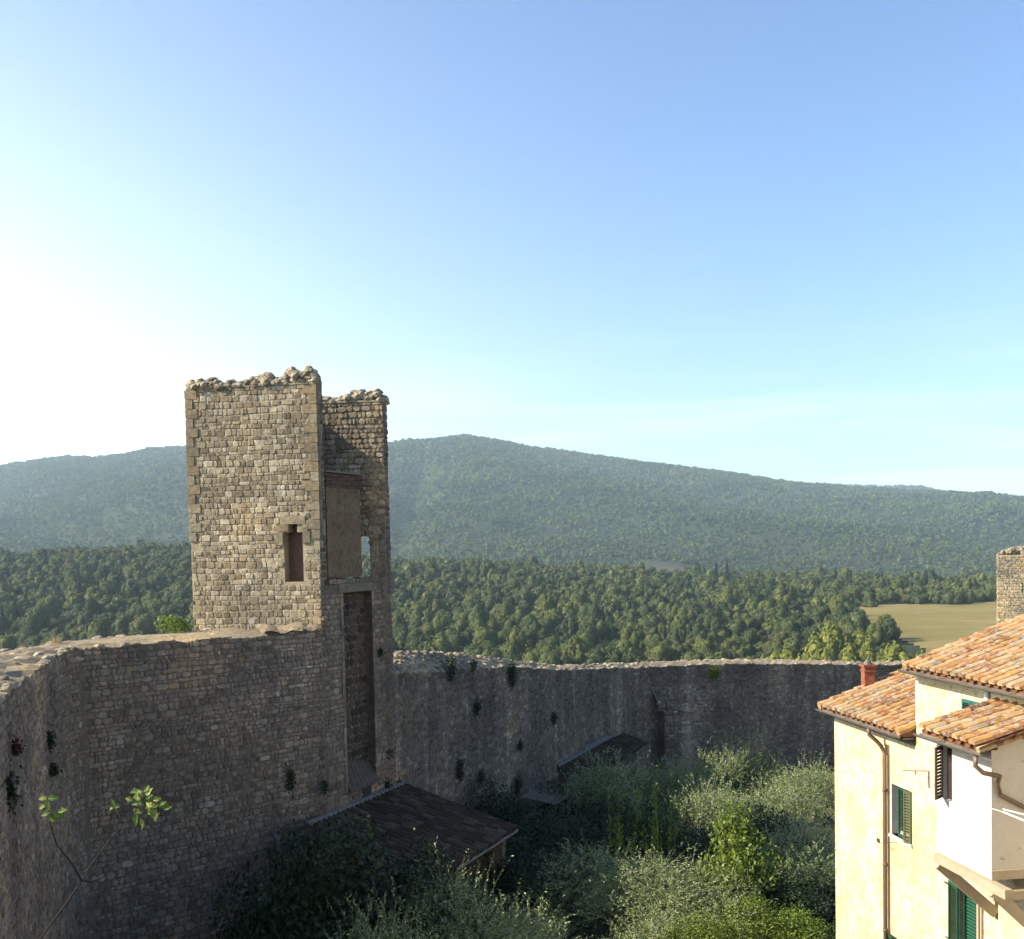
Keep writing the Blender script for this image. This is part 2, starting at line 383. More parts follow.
def shoot_crown(R_=1.3, H=2.6, nsh=26, nl=60, ll=.13, lw=.05):
    """bush of upright leafy shoots"""
    parts = []
    for i in range(nsh):
        a = rng.uniform(0, 6.28); rr = R_*math.sqrt(rng.uniform(0, 1))*.6
        p0 = np.array([rr*math.cos(a), rr*math.sin(a), H*.12]); hgt = H*rng.uniform(.45, 1.05)*(1-.35*rr/R_)
        ax = unit(np.array([[math.cos(a)*.28*rr/R_*2, math.sin(a)*.28*rr/R_*2, 1.0]])+rng.normal(size=(1, 3))*.07)[0]
        t = np.linspace(0.02, 1, nl); P = p0+ax*(t[:, None]*hgt)+rng.normal(size=(nl, 3))*.07*(1.15-t[:, None])*R_
        out = unit(rdir(nl)*np.array([1, 1, .3])+np.array([0, 0, .55])); P = P+out*ll*.5
        parts.append(leaves(P, out, ll*rng.uniform(.7, 1.3, nl)*(1.2-.5*t), lw*(1.2-.4*t)))
        parts.append(leaves(np.array([p0+ax*hgt*.5]), np.array([ax]), hgt, .03))
    return join(parts)
def wood_crown(R_=1., H=1.6, n=260, s=.20, seed_lobes=11):
    """crown of a wood tree, unit radius; leaf clumps over lobes and an inner dark core"""
    c, rr = lobes(seed_lobes, R_, H, .66, .22)
    k = rng.integers(0, len(c), n); d = rdir(n); d[:, 2] = np.abs(d[:, 2])*.9-.12
    d = unit(d)
    P = c[k]+d*rr[k][:, None]*rng.uniform(.85, 1.12, (n, 1))
    A = unit(np.cross(d, rdir(n))); V, Fq = leaves(P, A, s*rng.uniform(.7, 1.5, n), s*rng.uniform(.6, 1.1, n), unit(d+rdir(n)*.35))
    parts = [(V, Fq)]
    iv, if_ = np.array(ICO0[0]), np.array(ICO0[1]); if4 = np.concatenate([if_, if_[:, :1]], 1)
    return parts[0], [(iv*(rr[j]*.93)+c[j], if_) for j in range(len(c))]
def quad_to_tri(V, Fq): return V, np.concatenate([Fq[:, [0, 1, 2]], Fq[:, [0, 2, 3]]])
def wood_mesh(n, s, nl, H=1.6, R_=1.):
    (V, Fq), cores = wood_crown(R_, H, n, s, nl)
    V, Fq = join([quad_to_tri(V, Fq)]+cores); V[:, 2] *= H/V[:, 2].max(); return V, Fq

def trunk_mb(h, r, spread=.5, limbs=4, seed=1):
    q = random.Random(seed); mb = MB()
    top = (q.uniform(-.1, .1)*h, q.uniform(-.1, .1)*h, h*.55)
    mb.tube([(0, 0, -.3), (q.uniform(-.05, .05), 0, h*.2), (top[0]*.6, top[1]*.6, h*.4), top], [r*1.3, r, r*.8, r*.6], 7)
    for i in range(limbs):
        a = 6.28*i/limbs+q.uniform(-.4, .4); b = (top[0]*.7, top[1]*.7, h*q.uniform(.33, .5))
        e = (b[0]+math.cos(a)*spread*h*.5, b[1]+math.sin(a)*spread*h*.5, h*q.uniform(.5, .68))
        mid = ((b[0]+e[0])/2+math.cos(a)*.1*h, (b[1]+e[1])/2+math.sin(a)*.1*h, (b[2]+e[2])/2)
        mb.tube([b, mid, e], [r*.55, r*.35, r*.12], 6)
    return mb

CROWN = {}; TRUNK = {}
def reg(key, VF, mat, trunk=None):
    V, Fq = VF; CROWN[key] = np_mesh('crown', V, Fq, mat)
    if trunk:
        o = trunk.build('trunk', BARK, smooth=True); TRUNK[key] = o.data; bpy.data.objects.remove(o)
for i in range(3):
    reg('olive%d' % i, olive_crown(), L_OLIVE, trunk_mb(2.6, .13, .5, 5, i))
reg('bigolive', olive_crown(2.3, 3.8, 1500, 16, .085, .028), L_OLIVE, trunk_mb(3.0, .17, .6, 6, 9))
for i in range(2): reg('broad%d' % i, broad_crown(1.5, 2.8, 6500), L_GREEN, trunk_mb(2.4, .10, .5, 5, 20+i))
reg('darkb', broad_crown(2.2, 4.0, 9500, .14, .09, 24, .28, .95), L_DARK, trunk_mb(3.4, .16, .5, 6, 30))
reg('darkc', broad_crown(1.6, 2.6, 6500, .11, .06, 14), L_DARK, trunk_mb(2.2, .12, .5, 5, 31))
reg('lime', broad_crown(1.3, 2.6, 4600, .11, .06, 18, .28, .95), L_LIME, trunk_mb(2.3, .09, .5, 5, 33))
reg('limeb', broad_crown(1.4, 1.7, 7500, .075, .035, 18, .15, .9), L_LIME, trunk_mb(1.3, .06, .8, 6, 34))
reg('shoot', shoot_crown(1.3, 2.6, 34, 70), L_GREEN, trunk_mb(1.0, .06, .6, 5, 35))
reg('shootlime', shoot_crown(.8, 2.2, 9, 55, .13, .05), L_LIME, trunk_mb(1.0, .05, .6, 4, 36))
def tree(name, key, loc, s=1., label='', cat='tree', group=None, sz=None, rz=None):
    e = empty(name, loc, rng.uniform(0, 6.28) if rz is None else rz, label=label, cat=cat, group=group)
    e.scale = (s, s, sz or s)
    link('trunk', TRUNK[key], e); link('crown', CROWN[key], e); return e
def gtree(name, key, px, py_top, Y, hgt, s, label, cat='tree', group=None, sz=None):
    """crown top at the pixel, base on the ground"""
    if px > 480 and Y < 36: Y = 29+(Y-24)*.65
    p = at(px, py_top, Y); z = float(ground_z(p.x, p.y)); H = p.z-z
    s *= 1.2
    mesh_top = max(v.co.z for v in CROWN[key].vertices) if key not in TOPS else TOPS[key]; TOPS[key] = mesh_top
    return tree(name, key, (p.x, p.y, z), s, label, cat, group, max(.4, H/mesh_top))
TOPS = {}
G_O = 'olive trees of the walled garden'; G_S = 'shrubs and fruit trees of the walled garden'
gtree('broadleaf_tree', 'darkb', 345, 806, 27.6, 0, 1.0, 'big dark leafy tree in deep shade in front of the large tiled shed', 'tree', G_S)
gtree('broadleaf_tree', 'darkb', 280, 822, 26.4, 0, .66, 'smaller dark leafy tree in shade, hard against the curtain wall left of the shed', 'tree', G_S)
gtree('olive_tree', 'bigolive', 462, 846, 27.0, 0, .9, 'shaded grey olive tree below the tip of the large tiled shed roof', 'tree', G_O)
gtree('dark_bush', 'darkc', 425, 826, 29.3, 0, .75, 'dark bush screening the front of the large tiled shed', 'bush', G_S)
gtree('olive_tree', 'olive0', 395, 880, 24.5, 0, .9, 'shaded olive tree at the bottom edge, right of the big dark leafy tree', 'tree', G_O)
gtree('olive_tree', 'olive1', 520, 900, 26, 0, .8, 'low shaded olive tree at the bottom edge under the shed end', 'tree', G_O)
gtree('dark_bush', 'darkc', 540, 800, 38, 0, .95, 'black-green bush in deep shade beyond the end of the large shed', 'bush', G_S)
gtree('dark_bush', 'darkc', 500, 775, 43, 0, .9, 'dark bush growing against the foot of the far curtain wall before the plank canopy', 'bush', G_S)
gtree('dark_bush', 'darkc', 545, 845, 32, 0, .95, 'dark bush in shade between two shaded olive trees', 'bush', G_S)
gtree('olive_tree', 'bigolive', 605, 832, 30.5, 0, .95, 'wide half-shaded olive tree in the middle of the garden', 'tree', G_O)
gtree('olive_tree', 'olive2', 600, 746, 47, 0, 1.25, 'dark olive tree in shade just in front of the small tiled shed', 'tree', G_O)
gtree('laurel_bush', 'shoot', 640, 772, 39, 0, 1.05, 'glossy green laurel bush with tall upright shoots', 'bush', G_S)
gtree('laurel_bush', 'shoot', 668, 780, 38, 0, 1.0, 'glossy green bush of upright shoots, right-hand neighbour of the tall laurel', 'bush', G_S)
gtree('laurel_bush', 'shootlime', 662, 757, 34.5, 0, .8, 'thin sunlit yellow-green shoots rising out of the laurel bushes', 'bush', G_S)
gtree('laurel_bush', 'shootlime', 618, 780, 35, 0, .8, 'small sunlit yellow-green sprigs on the left flank of the laurel bushes', 'bush', G_S)
gtree('olive_tree', 'olive0', 712, 738, 52, 0, 1.0, 'pale feathery olive tree standing out against the dark far wall', 'tree', G_O)
gtree('olive_tree', 'olive1', 672, 755, 54, 0, 1.1, 'dim blue-grey olive tree behind the laurel bushes at the wall foot', 'tree', G_O)
gtree('poplar_sapling', 'shoot', 733, 722, 56, 0, .8, 'left of two clumps of tall leafy saplings before the far wall', 'sapling', G_S)
gtree('poplar_sapling', 'shoot', 762, 724, 56, 0, .8, 'right of two clumps of tall leafy saplings before the far wall', 'sapling', G_S)
gtree('olive_tree', 'bigolive', 745, 770, 44, 0, 1.0, 'broad pale olive tree below the leafy saplings', 'tree', G_O)
gtree('olive_tree', 'olive2', 700, 772, 42, 0, 1.0, 'pale olive tree right behind the laurel bushes', 'tree', G_O)
gtree('olive_tree', 'bigolive', 812, 744, 50, 0, 1.05, 'tall pale olive tree touching the left edge of the house, highest there', 'tree', G_O)
gtree('olive_tree', 'olive0', 782, 770, 43, 0, .9, 'pale olive tree between the broad olive and the house corner', 'tree', G_O)
gtree('olive_tree', 'bigolive', 812, 808, 35, 0, .9, 'full round grey-green olive tree halfway down the edge of the house', 'tree', G_O)
gtree('fruit_tree', 'lime', 744, 800, 31, 0, 1.1, 'sunlit yellow-green fruit tree with large leaves among the olives', 'tree', G_S)
gtree('dark_bush', 'darkc', 700, 820, 37, 0, .85, 'dark bush in the gap left of the sunlit fruit tree', 'bush', G_S)
gtree('dark_bush', 'darkc', 800, 880, 30, 0, .7, 'dark bush under the round olive near the house wall', 'bush', G_S)
gtree('olive_tree', 'bigolive', 676, 832, 29.5, 0, .95, 'large sunlit silver olive tree with wispy top in the garden centre', 'tree', G_O)
gtree('olive_tree', 'olive1', 694, 886, 26.5, 0, .9, 'sunlit olive tree low in the picture, right of the large silver one', 'tree', G_O)
gtree('olive_tree', 'olive2', 652, 904, 25, 0, .7, 'small sunlit olive top at the bottom edge with spiky sprays', 'tree', G_O)
gtree('hedge_shrub', 'limeb', 745, 890, 26, 0, 1.0, 'bright yellow-green shrub at the bottom edge, left of two', 'shrub', G_S)
gtree('hedge_shrub', 'limeb', 795, 905, 26, 0, .9, 'bright yellow-green shrub at the bottom edge beside the house, right of two', 'shrub', G_S)
gtree('hedge_shrub', 'shootlime', 628, 925, 24, 0, .6, 'few bright sprigs poking in at the bottom edge below the spiky olive', 'shrub', G_S)
gtree('hedge_shrub', 'limeb', 700, 905, 24.5, 0, .8, 'yellow-green shrub at the bottom edge under the sunlit olive', 'shrub', G_S)

for px, py, Y in [(430, 905, 27), (470, 880, 31), (560, 905, 29), (585, 890, 33), (640, 880, 34), (520, 830, 35), (580, 810, 40), (560, 775, 48), (610, 790, 44), (655, 800, 45), (690, 800, 48), (770, 800, 40), (725, 790, 49), (790, 850, 36), (830, 900, 33), (625, 925, 27), (760, 860, 31), (690, 870, 32)]:
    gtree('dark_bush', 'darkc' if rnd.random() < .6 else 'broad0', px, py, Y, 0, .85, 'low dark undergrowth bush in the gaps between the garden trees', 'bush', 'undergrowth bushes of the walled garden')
# garden grass, low growth on the soil
def garden_cover():
    n = 26000; x = rng.uniform(-7, 24, n); y = rng.uniform(22, 64, n); z = ground_z(x, y)
    A = unit(np.stack([rng.normal(0, .35, n), rng.normal(0, .35, n), np.ones(n)], 1)); L = rng.uniform(.15, .45, n)
    P = np.stack([x, y, z], 1)+A*L[:, None]*.4
    V, Fq = leaves(P, A, L, .06)
    o = link('garden_grass', np_mesh('garden_grass', V, Fq, L_GREEN)); tag(o, 'rough green grass and weeds under the garden trees', 'grass', kind='stuff')
garden_cover()

# ------------------------------------------------------------------ the woods beyond
def wood_region():
    pts = []
    y = 300.
    while y < 1085:
        sp = 9.2 if y < 600 else 10.5
        px0, px1 = -120, 1160; x = (px0-512)/F*y
        while x < (px1-512)/F*y:
            xx = x+rng.uniform(-.42, .42)*sp; yy = y+rng.uniform(-.42, .42)*sp
            px = 512+F*xx/yy
            if (px > 940 and yy < 420) or (785 < px and yy < 402): x += sp; continue
            if not in_field(np.float64(px), np.float64(yy)) and not (in_field(np.float64(px+15), np.float64(yy))):
                bare = vnoise(xx, yy, 38, 6)+.4*vnoise(xx, yy, 13, 3)
                if bare < .68: pts.append((xx, yy))
            x += sp
        y += sp
    return np.array(pts)
W = wood_region(); WZ = ground_z(W[:, 0], W[:, 1])
WR = rng.uniform(3.2, 6.5, len(W)); WR *= np.where(rng.random(len(W)) < .15, 1.3, 1)
WH = WR*rng.uniform(.78, 1.12, len(W)); WH *= np.where(rng.random(len(W)) < .16, 1.45, 1); WPX = 512+F*W[:, 0]/W[:, 1]; WH *= np.where((WPX > 850) & (W[:, 1] < 410), .6, 1); WR *= np.where((WPX > 850) & (W[:, 1] < 410), .75, 1)
WALLTOP = [(-200, 640), (0, 655), (65, 641), (190, 632), (200, 560), (385, 560), (396, 652), (443, 653), (507, 659), (555, 667), (640, 663), (860, 663), (915, 662), (925, 648), (1000, 612), (1024, 575), (1300, 500)]
vis = []
for i in range(len(W)):
    q = proj((W[i, 0], W[i, 1], WZ[i]+WH[i]*1.1+3))
    if -12 < q[0] < 1036 and q[1] < np.interp(q[0], [a for a, b in WALLTOP], [b for a, b in WALLTOP])-1 and not (186 < q[0] < 388): vis.append((WR[i]/W[i, 1], i))
vis.sort(reverse=True); near = set(i for _, i in vis[:296])
WM = [np_mesh('crown', *wood_mesh(1300, .12, 15, 1.7), L_WOOD) for _ in range(5)]
WT = trunk_mb(1.5, .06, .5, 3, 77).build('trunk', BARK); WTM = WT.data; bpy.data.objects.remove(WT)
def wood_tree(x, y, z, r, h, label, name='oak_tree', group='oaks of the wooded slope', mesh=None, mat=None):
    e = empty(name, (x, y, z), rng.uniform(0, 6.28), label=label, cat='tree', group=group); e.scale = (r, r, h)
    link('trunk', WTM, e); c = link('crown', mesh or WM[int(rng.integers(0, 5))], e)
    return e
G_LAB = 'round green oak among its like on the wooded slope beyond the wall'
for i in sorted(near):
    wood_tree(W[i, 0], W[i, 1], WZ[i]-.5, WR[i], WH[i]*1.05, G_LAB)
# special trees
limew = np_mesh('crown', *wood_mesh(900, .15, 16, 1.5), leaf_mat('sunny_bush_leaves', [(.065, .08, .015), (.11, .12, .022), (.15, .155, .035)], 0, .8, .1))
for px, py, Y, r, lab in [(818, 632, 352, 7.5, 'tallest yellow-green rounded tree just above the far wall, left of the meadow'), (849, 641, 350, 6, 'yellow-green tree low above the far wall, right beside the tallest bright one'), (893, 641, 356, 7.5, 'broad light green bush at the near corner of the meadow'), (921, 650, 352, 5, 'small light green bush at the meadow edge next to the upper roof tip'), (789, 643, 355, 6, 'light green tree left of the tallest yellow-green one'), (870, 644, 360, 6, 'light green bush between the bright trees and the near corner of the meadow'), (835, 620, 392, 7, 'mid-green round tree standing behind the yellow-green ones'), (862, 628, 392, 6, 'mid-green tree on the left border of the meadow'), (772, 648, 352, 6, 'light green tree at the left end of the bright row over the wall')]:
    p = at(px, py, Y); z = float(ground_z(p.x, p.y)); wood_tree(p.x, p.y, z, r, (p.z-z)/1.5, lab, 'broadleaf_tree', 'light green trees by the meadow', limew)
for px, py, Y, r, lab in [(953, 590, 664, 8, 'round dark green bush standing free at the far edge of the meadow'), (969, 592, 665, 4, 'small bush beside the round one at the far meadow edge'), (870, 600, 655, 6, 'low grey-green bush at the far left corner of the meadow')]:
    p = at(px, py, Y); z = float(ground_z(p.x, p.y)); wood_tree(p.x, p.y, z-1, r, (p.z-z)/1.5, lab, 'field_bush', None, WM[0])
def cypress(px, pyt, Y, lab):
    p = at(px, pyt, Y); z = float(ground_z(p.x, p.y)); H = p.z-z
    n = 700; t = rng.uniform(0, 1, n); a = rng.uniform(0, 6.28, n); rr = 2.0*np.sin(np.clip(t*1.05+.08, 0, 1)*math.pi)**.6*(1-.5*t)+.1
    P = np.stack([rr*np.cos(a), rr*np.sin(a), t*H], 1); A = unit(np.stack([np.cos(a)*.2, np.sin(a)*.2, np.ones(n)], 1))
    e = empty('cypress_tree', (p.x, p.y, z), label=lab, cat='tree', group='pair of cypresses')
    link('crown', np_mesh('crown', *leaves(P, A, 1.5, .8), L_CYP), e)
    mb = MB(); mb.tube([(0, 0, -.3), (0, 0, H*.9)], [.25, .05], 6); o = mb.build('trunk', BARK); o.parent = e
cypress(716, 561, 890, 'left of two slim dark cypresses rising above the wood'); cypress(727, 560, 885, 'right of two slim dark cypresses rising above the wood')
def mass(name, P, RR, HH, protos, mat, label, cat='wood', sink=.5):
    V = []; Fs = []; TT = []; tn = rng.random(len(P)); b = 0; k = rng.integers(0, len(protos), len(P)); a = rng.uniform(0, 6.28, len(P))
    for j, (pv, pf) in enumerate(protos):
        idx = np.where(k == j)[0]
        if not len(idx): continue
        ca = np.cos(a[idx])[:, None]; sa = np.sin(a[idx])[:, None]
        x = (pv[None, :, 0]*ca-pv[None, :, 1]*sa)*RR[idx][:, None]+P[idx, 0][:, None]
        y = (pv[None, :, 0]*sa+pv[None, :, 1]*ca)*RR[idx][:, None]+P[idx, 1][:, None]
        z = pv[None, :, 2]*HH[idx][:, None]+P[idx, 2][:, None]-sink
        vv = np.stack([x, y, z], -1).reshape(-1, 3); ff = (pf[None]+(np.arange(len(idx))*len(pv))[:, None, None]).reshape(-1, 3)
        V.append(vv); Fs.append(ff+b); b += len(vv); TT.append(np.repeat(tn[idx], len(pv)))
    o = link(name, np_mesh(name, np.concatenate(V), np.concatenate(Fs), mat)); at_ = o.data.attributes.new('tint', 'FLOAT', 'POINT'); at_.data.foreach_set('value', np.concatenate(TT).astype(np.float32)); tag(o, label, cat, kind='stuff'); return o
rest = np.array([i for i in range(len(W)) if i not in near])
protos = [wood_mesh(240, .25, 9, 1.6) for _ in range(6)]
mass('woodland', np.column_stack([W[rest], WZ[rest]]), WR[rest], WH[rest], protos, L_MASS, 'dense green woodland covering the middle distance beyond the wall')
def hill_points(n=60000):
    px = rng.uniform(-60, 1084, n); yy = np.sqrt(rng.uniform(1380**2, 4270**2, n)); x = (px-512)/F*yy
    px2 = rng.uniform(760, 1000, 1600); y2 = np.sqrt(rng.uniform(5000**2, 5850**2, 1600)); x2 = (px2-512)/F*y2
    x = np.concatenate([x, x2]); yy = np.concatenate([yy, y2]); z = ground_z(x, yy)
    clear = vnoise(x, yy, 200, 9)+.4*vnoise(x, yy, 60, 5)
    k = (clear < 9) & ~((np.abs(512+F*x/yy-680) < 42) & (yy < 1780))
    return np.column_stack([x, yy, z])[k]
HP = hill_points(); hr = rng.uniform(6, 12, len(HP))*np.clip(HP[:, 1]/3300, .6, 1.1)
protos_h = [wood_mesh(16, .75, 2, 1.3) for _ in range(6)]
mass('hill_woodland', HP, hr, hr*rng.uniform(.7, 1.3, len(HP)), protos_h, L_HILL, 'unbroken hazy woodland clothing the long hill on the skyline', 'wood', 1.5)

# ------------------------------------------------------------------ masonry
def stones(mb, pos, nrm, s0, s1, z0, ztop, ch=.2, w=.28, gap=.022, dep=.04, skip=None, m=0, rough=.3, q=rnd):
    """rows of dressed stones on a wall face. pos(s,z)->point on the face, nrm(s)->outward normal"""
    z = z0; row = 0
    zt = ztop if callable(ztop) else (lambda s: ztop)
    zmax = max(zt(s0+(s1-s0)*i/20) for i in range(21))
    while z < zmax-.03:
        h = ch*q.uniform(.62, 1.4); s = s0-q.uniform(0, w*.6)
        while s < s1:
            ww = w*q.choice((q.uniform(.45, .8), q.uniform(.7, 1.4), q.uniform(1.1, 1.9))); a = max(s, s0); b = min(s+ww, s1); s += ww
            if b-a < .05: continue
            c = (a+b)/2; zb = z+.02*math.sin(c*1.3+row); top = min(z+h+.02*math.sin(c*1.3+row+1), zt(c))
            if top-zb < .04: continue
            if skip and skip(c, (zb+top)/2): continue
            g2 = gap/2; hh = top-zb; bw = b-a; cr = min(hh, bw)*rough
            oc = [(a+g2, zb+g2+cr), (a+g2+cr, zb+g2), (b-g2-cr, zb+g2), (b-g2, zb+g2+cr), (b-g2, top-g2-cr), (b-g2-cr, top-g2), (a+g2+cr, top-g2), (a+g2, top-g2-cr)]
            j = min(hh, bw)*.06; oc = [(x+q.uniform(-j, j), y+q.uniform(-j, j)) for x, y in oc]
            d = dep*q.uniform(.3, 1.4); N = Vector(nrm(c)); tl = (q.uniform(-.12, .12), q.uniform(-.12, .12)); zc = (zb+top)/2
            vo = [Vector(pos(x, y))+N*.001 for x, y in oc]
            kk = q.uniform(.70, .86)
            vi = [Vector(pos(c+(x-c)*kk, zc+(y-zc)*kk))+N*(d+(x-c)*tl[0]*.5+(y-zc)*tl[1]*.5) for x, y in oc]
            fs = [(i, (i+1) % 8, 8+(i+1) % 8, 8+i) for i in range(8)]+[tuple(range(8, 16))]
            mb.add(vo+vi, fs, m)
        z += h; row += 1

def smoothn(s, k=1.):
    return math.sin(s*1.3*k+1)+.6*math.sin(s*2.9*k+2)+.4*math.sin(s*6.1*k+.5)

class Poly:
    """polyline in plan with arclength"""
    def __init__(s, pts):
        s.p = [Vector((a[0], a[1])) for a in pts]; s.zz = [a[2] for a in pts]; s.c = [0]
        for i in range(len(pts)-1): s.c.append(s.c[-1]+(s.p[i+1]-s.p[i]).length)
    def at(s, t):
        for i in range(len(s.p)-1):
            if t <= s.c[i+1] or i == len(s.p)-2:
                k = (t-s.c[i])/(s.c[i+1]-s.c[i]); k = min(max(k, -.2), 1.2)
                return s.p[i].lerp(s.p[i+1], k), s.zz[i]*(1-k)+s.zz[i+1]*k, (s.p[i+1]-s.p[i]).normalized()
    @property
    def L(s): return s.c[-1]

def curtain(name, inner, outer, zbot, mat, mort, label, ch, w, dep, side=1, amp=.06, ruin=None, topstones=160, topmat=None, gaps=None, outer_rise=0., stone_from=0.):
    """inner: polyline of the inner top edge (x,y,z); outer: polyline of the outer top edge, same parameter range"""
    I = Poly(inner); O = Poly(outer); root = empty(name, (*inner[0][:2], zbot), label=label, cat='wall')
    zt = lambda t: I.at(t)[1]+amp*(.5*smoothn(t, 2.2)+rndtab(t))
    tab = [rnd.uniform(-1, 1) for _ in range(400)]
    def rndtab(t): return tab[int(t*3.2) % 400]*.7
    def pos(t, z):
        p = I.at(t)[0]; return (p.x, p.y, z)
    def nrm(t):
        d = I.at(t)[2]; return (d.y*side, -d.x*side, 0)
    # core: inner face, top, outer face, one mesh
    mb = MB(); n = max(8, int(I.L/.35)); rows = []
    kk = 7
    for i in range(n+1):
        t = I.L*i/n; p, z, d = I.at(t); po, zo, _ = O.at(O.L*i/n)
        zi = zt(t)-.01; row = [(p.x, p.y, zbot), (p.x, p.y, zi-.35), (p.x, p.y, zi)]
        for j in range(1, kk):
            f = j/kk; q = p.lerp(po, f); row.append((q.x, q.y, zi*(1-f)+zo*f+amp*1.3*math.sin(t*2.3+j*1.9)*.6+rnd.uniform(-1, 1)*amp*.6+amp*.8*math.sin(f*math.pi)+(ruin(t, f) if ruin else 0)))
        row += [(po.x, po.y, zo+rnd.uniform(-.5, .5)*amp), (po.x, po.y, zbot-14)]
        rows.append(row)
    m = len(rows[0]); vs = [v for r_ in rows for v in r_]
    fs = []; ms = []
    for i in range(n):
        for j in range(m-1):
            f = (i*m+j, i*m+j+1, (i+1)*m+j+1, (i+1)*m+j); f = f if side < 0 else f[::-1]
            fs.append(f); ms.append(1 if 2 <= j < m-2 else 0)
    fs.append(tuple(range(m))); fs.append(tuple(n*m+j for j in range(m))); ms += [0, 0]
    b = len(mb.v); mb.v += vs; mb.f += fs; mb.m += ms
    mb.build('core', [mort, topmat or EARTH_TOP], root)
    sm = MB(); stones(sm, pos, nrm, stone_from, I.L, zbot+.2, lambda t: zt(t)+.015, ch, w, .012, dep, skip=gaps)
    sm.build('masonry', mat, root)
    rk = MB()
    for i in range(topstones):
        t = rnd.uniform(0, 1); f = rnd.choice([rnd.uniform(-.0, .08), rnd.uniform(.92, 1), rnd.uniform(0, 1)])
        p, z, d = I.at(t*I.L); po, zo, _ = O.at(O.L*t); q = p.lerp(po, f); zz = (zt(t*I.L)*(1-f)+zo*f)+(ruin(t*I.L, f) if ruin else 0)
        r_ = rnd.uniform(.04, .13); rk.rock((q.x, q.y, zz+r_*.1), r_, 0, (1.3, 1.2, .6))
    rk.build('coping_stones', S_RUB, root)
    return root, I, O, zt

# tower plan
A_ = at(319, 520, 33.2).xy; B_ = at(190.3, 520, 33.95).xy; D_ = at(389.3, 520, 37.2).xy; C_ = Vector((-9.1, 37.75))
TZB = -15; TZT = 5.22; TH = .58
TZF = -1.15
def v2(p, z): return Vector((p.x, p.y, z))
uAB = (B_-A_).normalized(); nAB = Vector((uAB.y, -uAB.x))
if nAB.y > 0: nAB = -nAB
uAD = (D_-A_).normalized(); nAD = Vector((uAD.y, -uAD.x))
if nAD.x < 0: nAD = -nAD
uDC = (C_-D_).normalized(); nDC = Vector((-uDC.y, uDC.x))
if nDC.y < 0: nDC = -nDC          # outward, away from camera
uBC = (C_-B_).normalized(); nBC = Vector((-uBC.y, uBC.x))
if nBC.x > 0: nBC = -nBC

def slab(mb, P, u, nin, s0, s1, z0, z1, th, holes=(), m=0):
    """wall slab from P+u*s, z; thickness along nin; holes (sa,sb,za,zb)"""
    ss_ = sorted({s0, s1, *[h for q in holes for h in q[:2]]}); zs = sorted({z0, z1, *[h for q in holes for h in q[2:]]})
    for i in range(len(ss_)-1):
        run = None
        for k in range(len(zs)-1):
            c = ((ss_[i]+ss_[i+1])/2, (zs[k]+zs[k+1])/2)
            if any(q[0] < c[0] < q[1] and q[2] < c[1] < q[3] for q in holes): continue
            o = v2(P+u*ss_[i], zs[k]); mb.box(o, v2(u*(ss_[i+1]-ss_[i]), 0), v2(nin*th, 0), (0, 0, zs[k+1]-zs[k]), m)

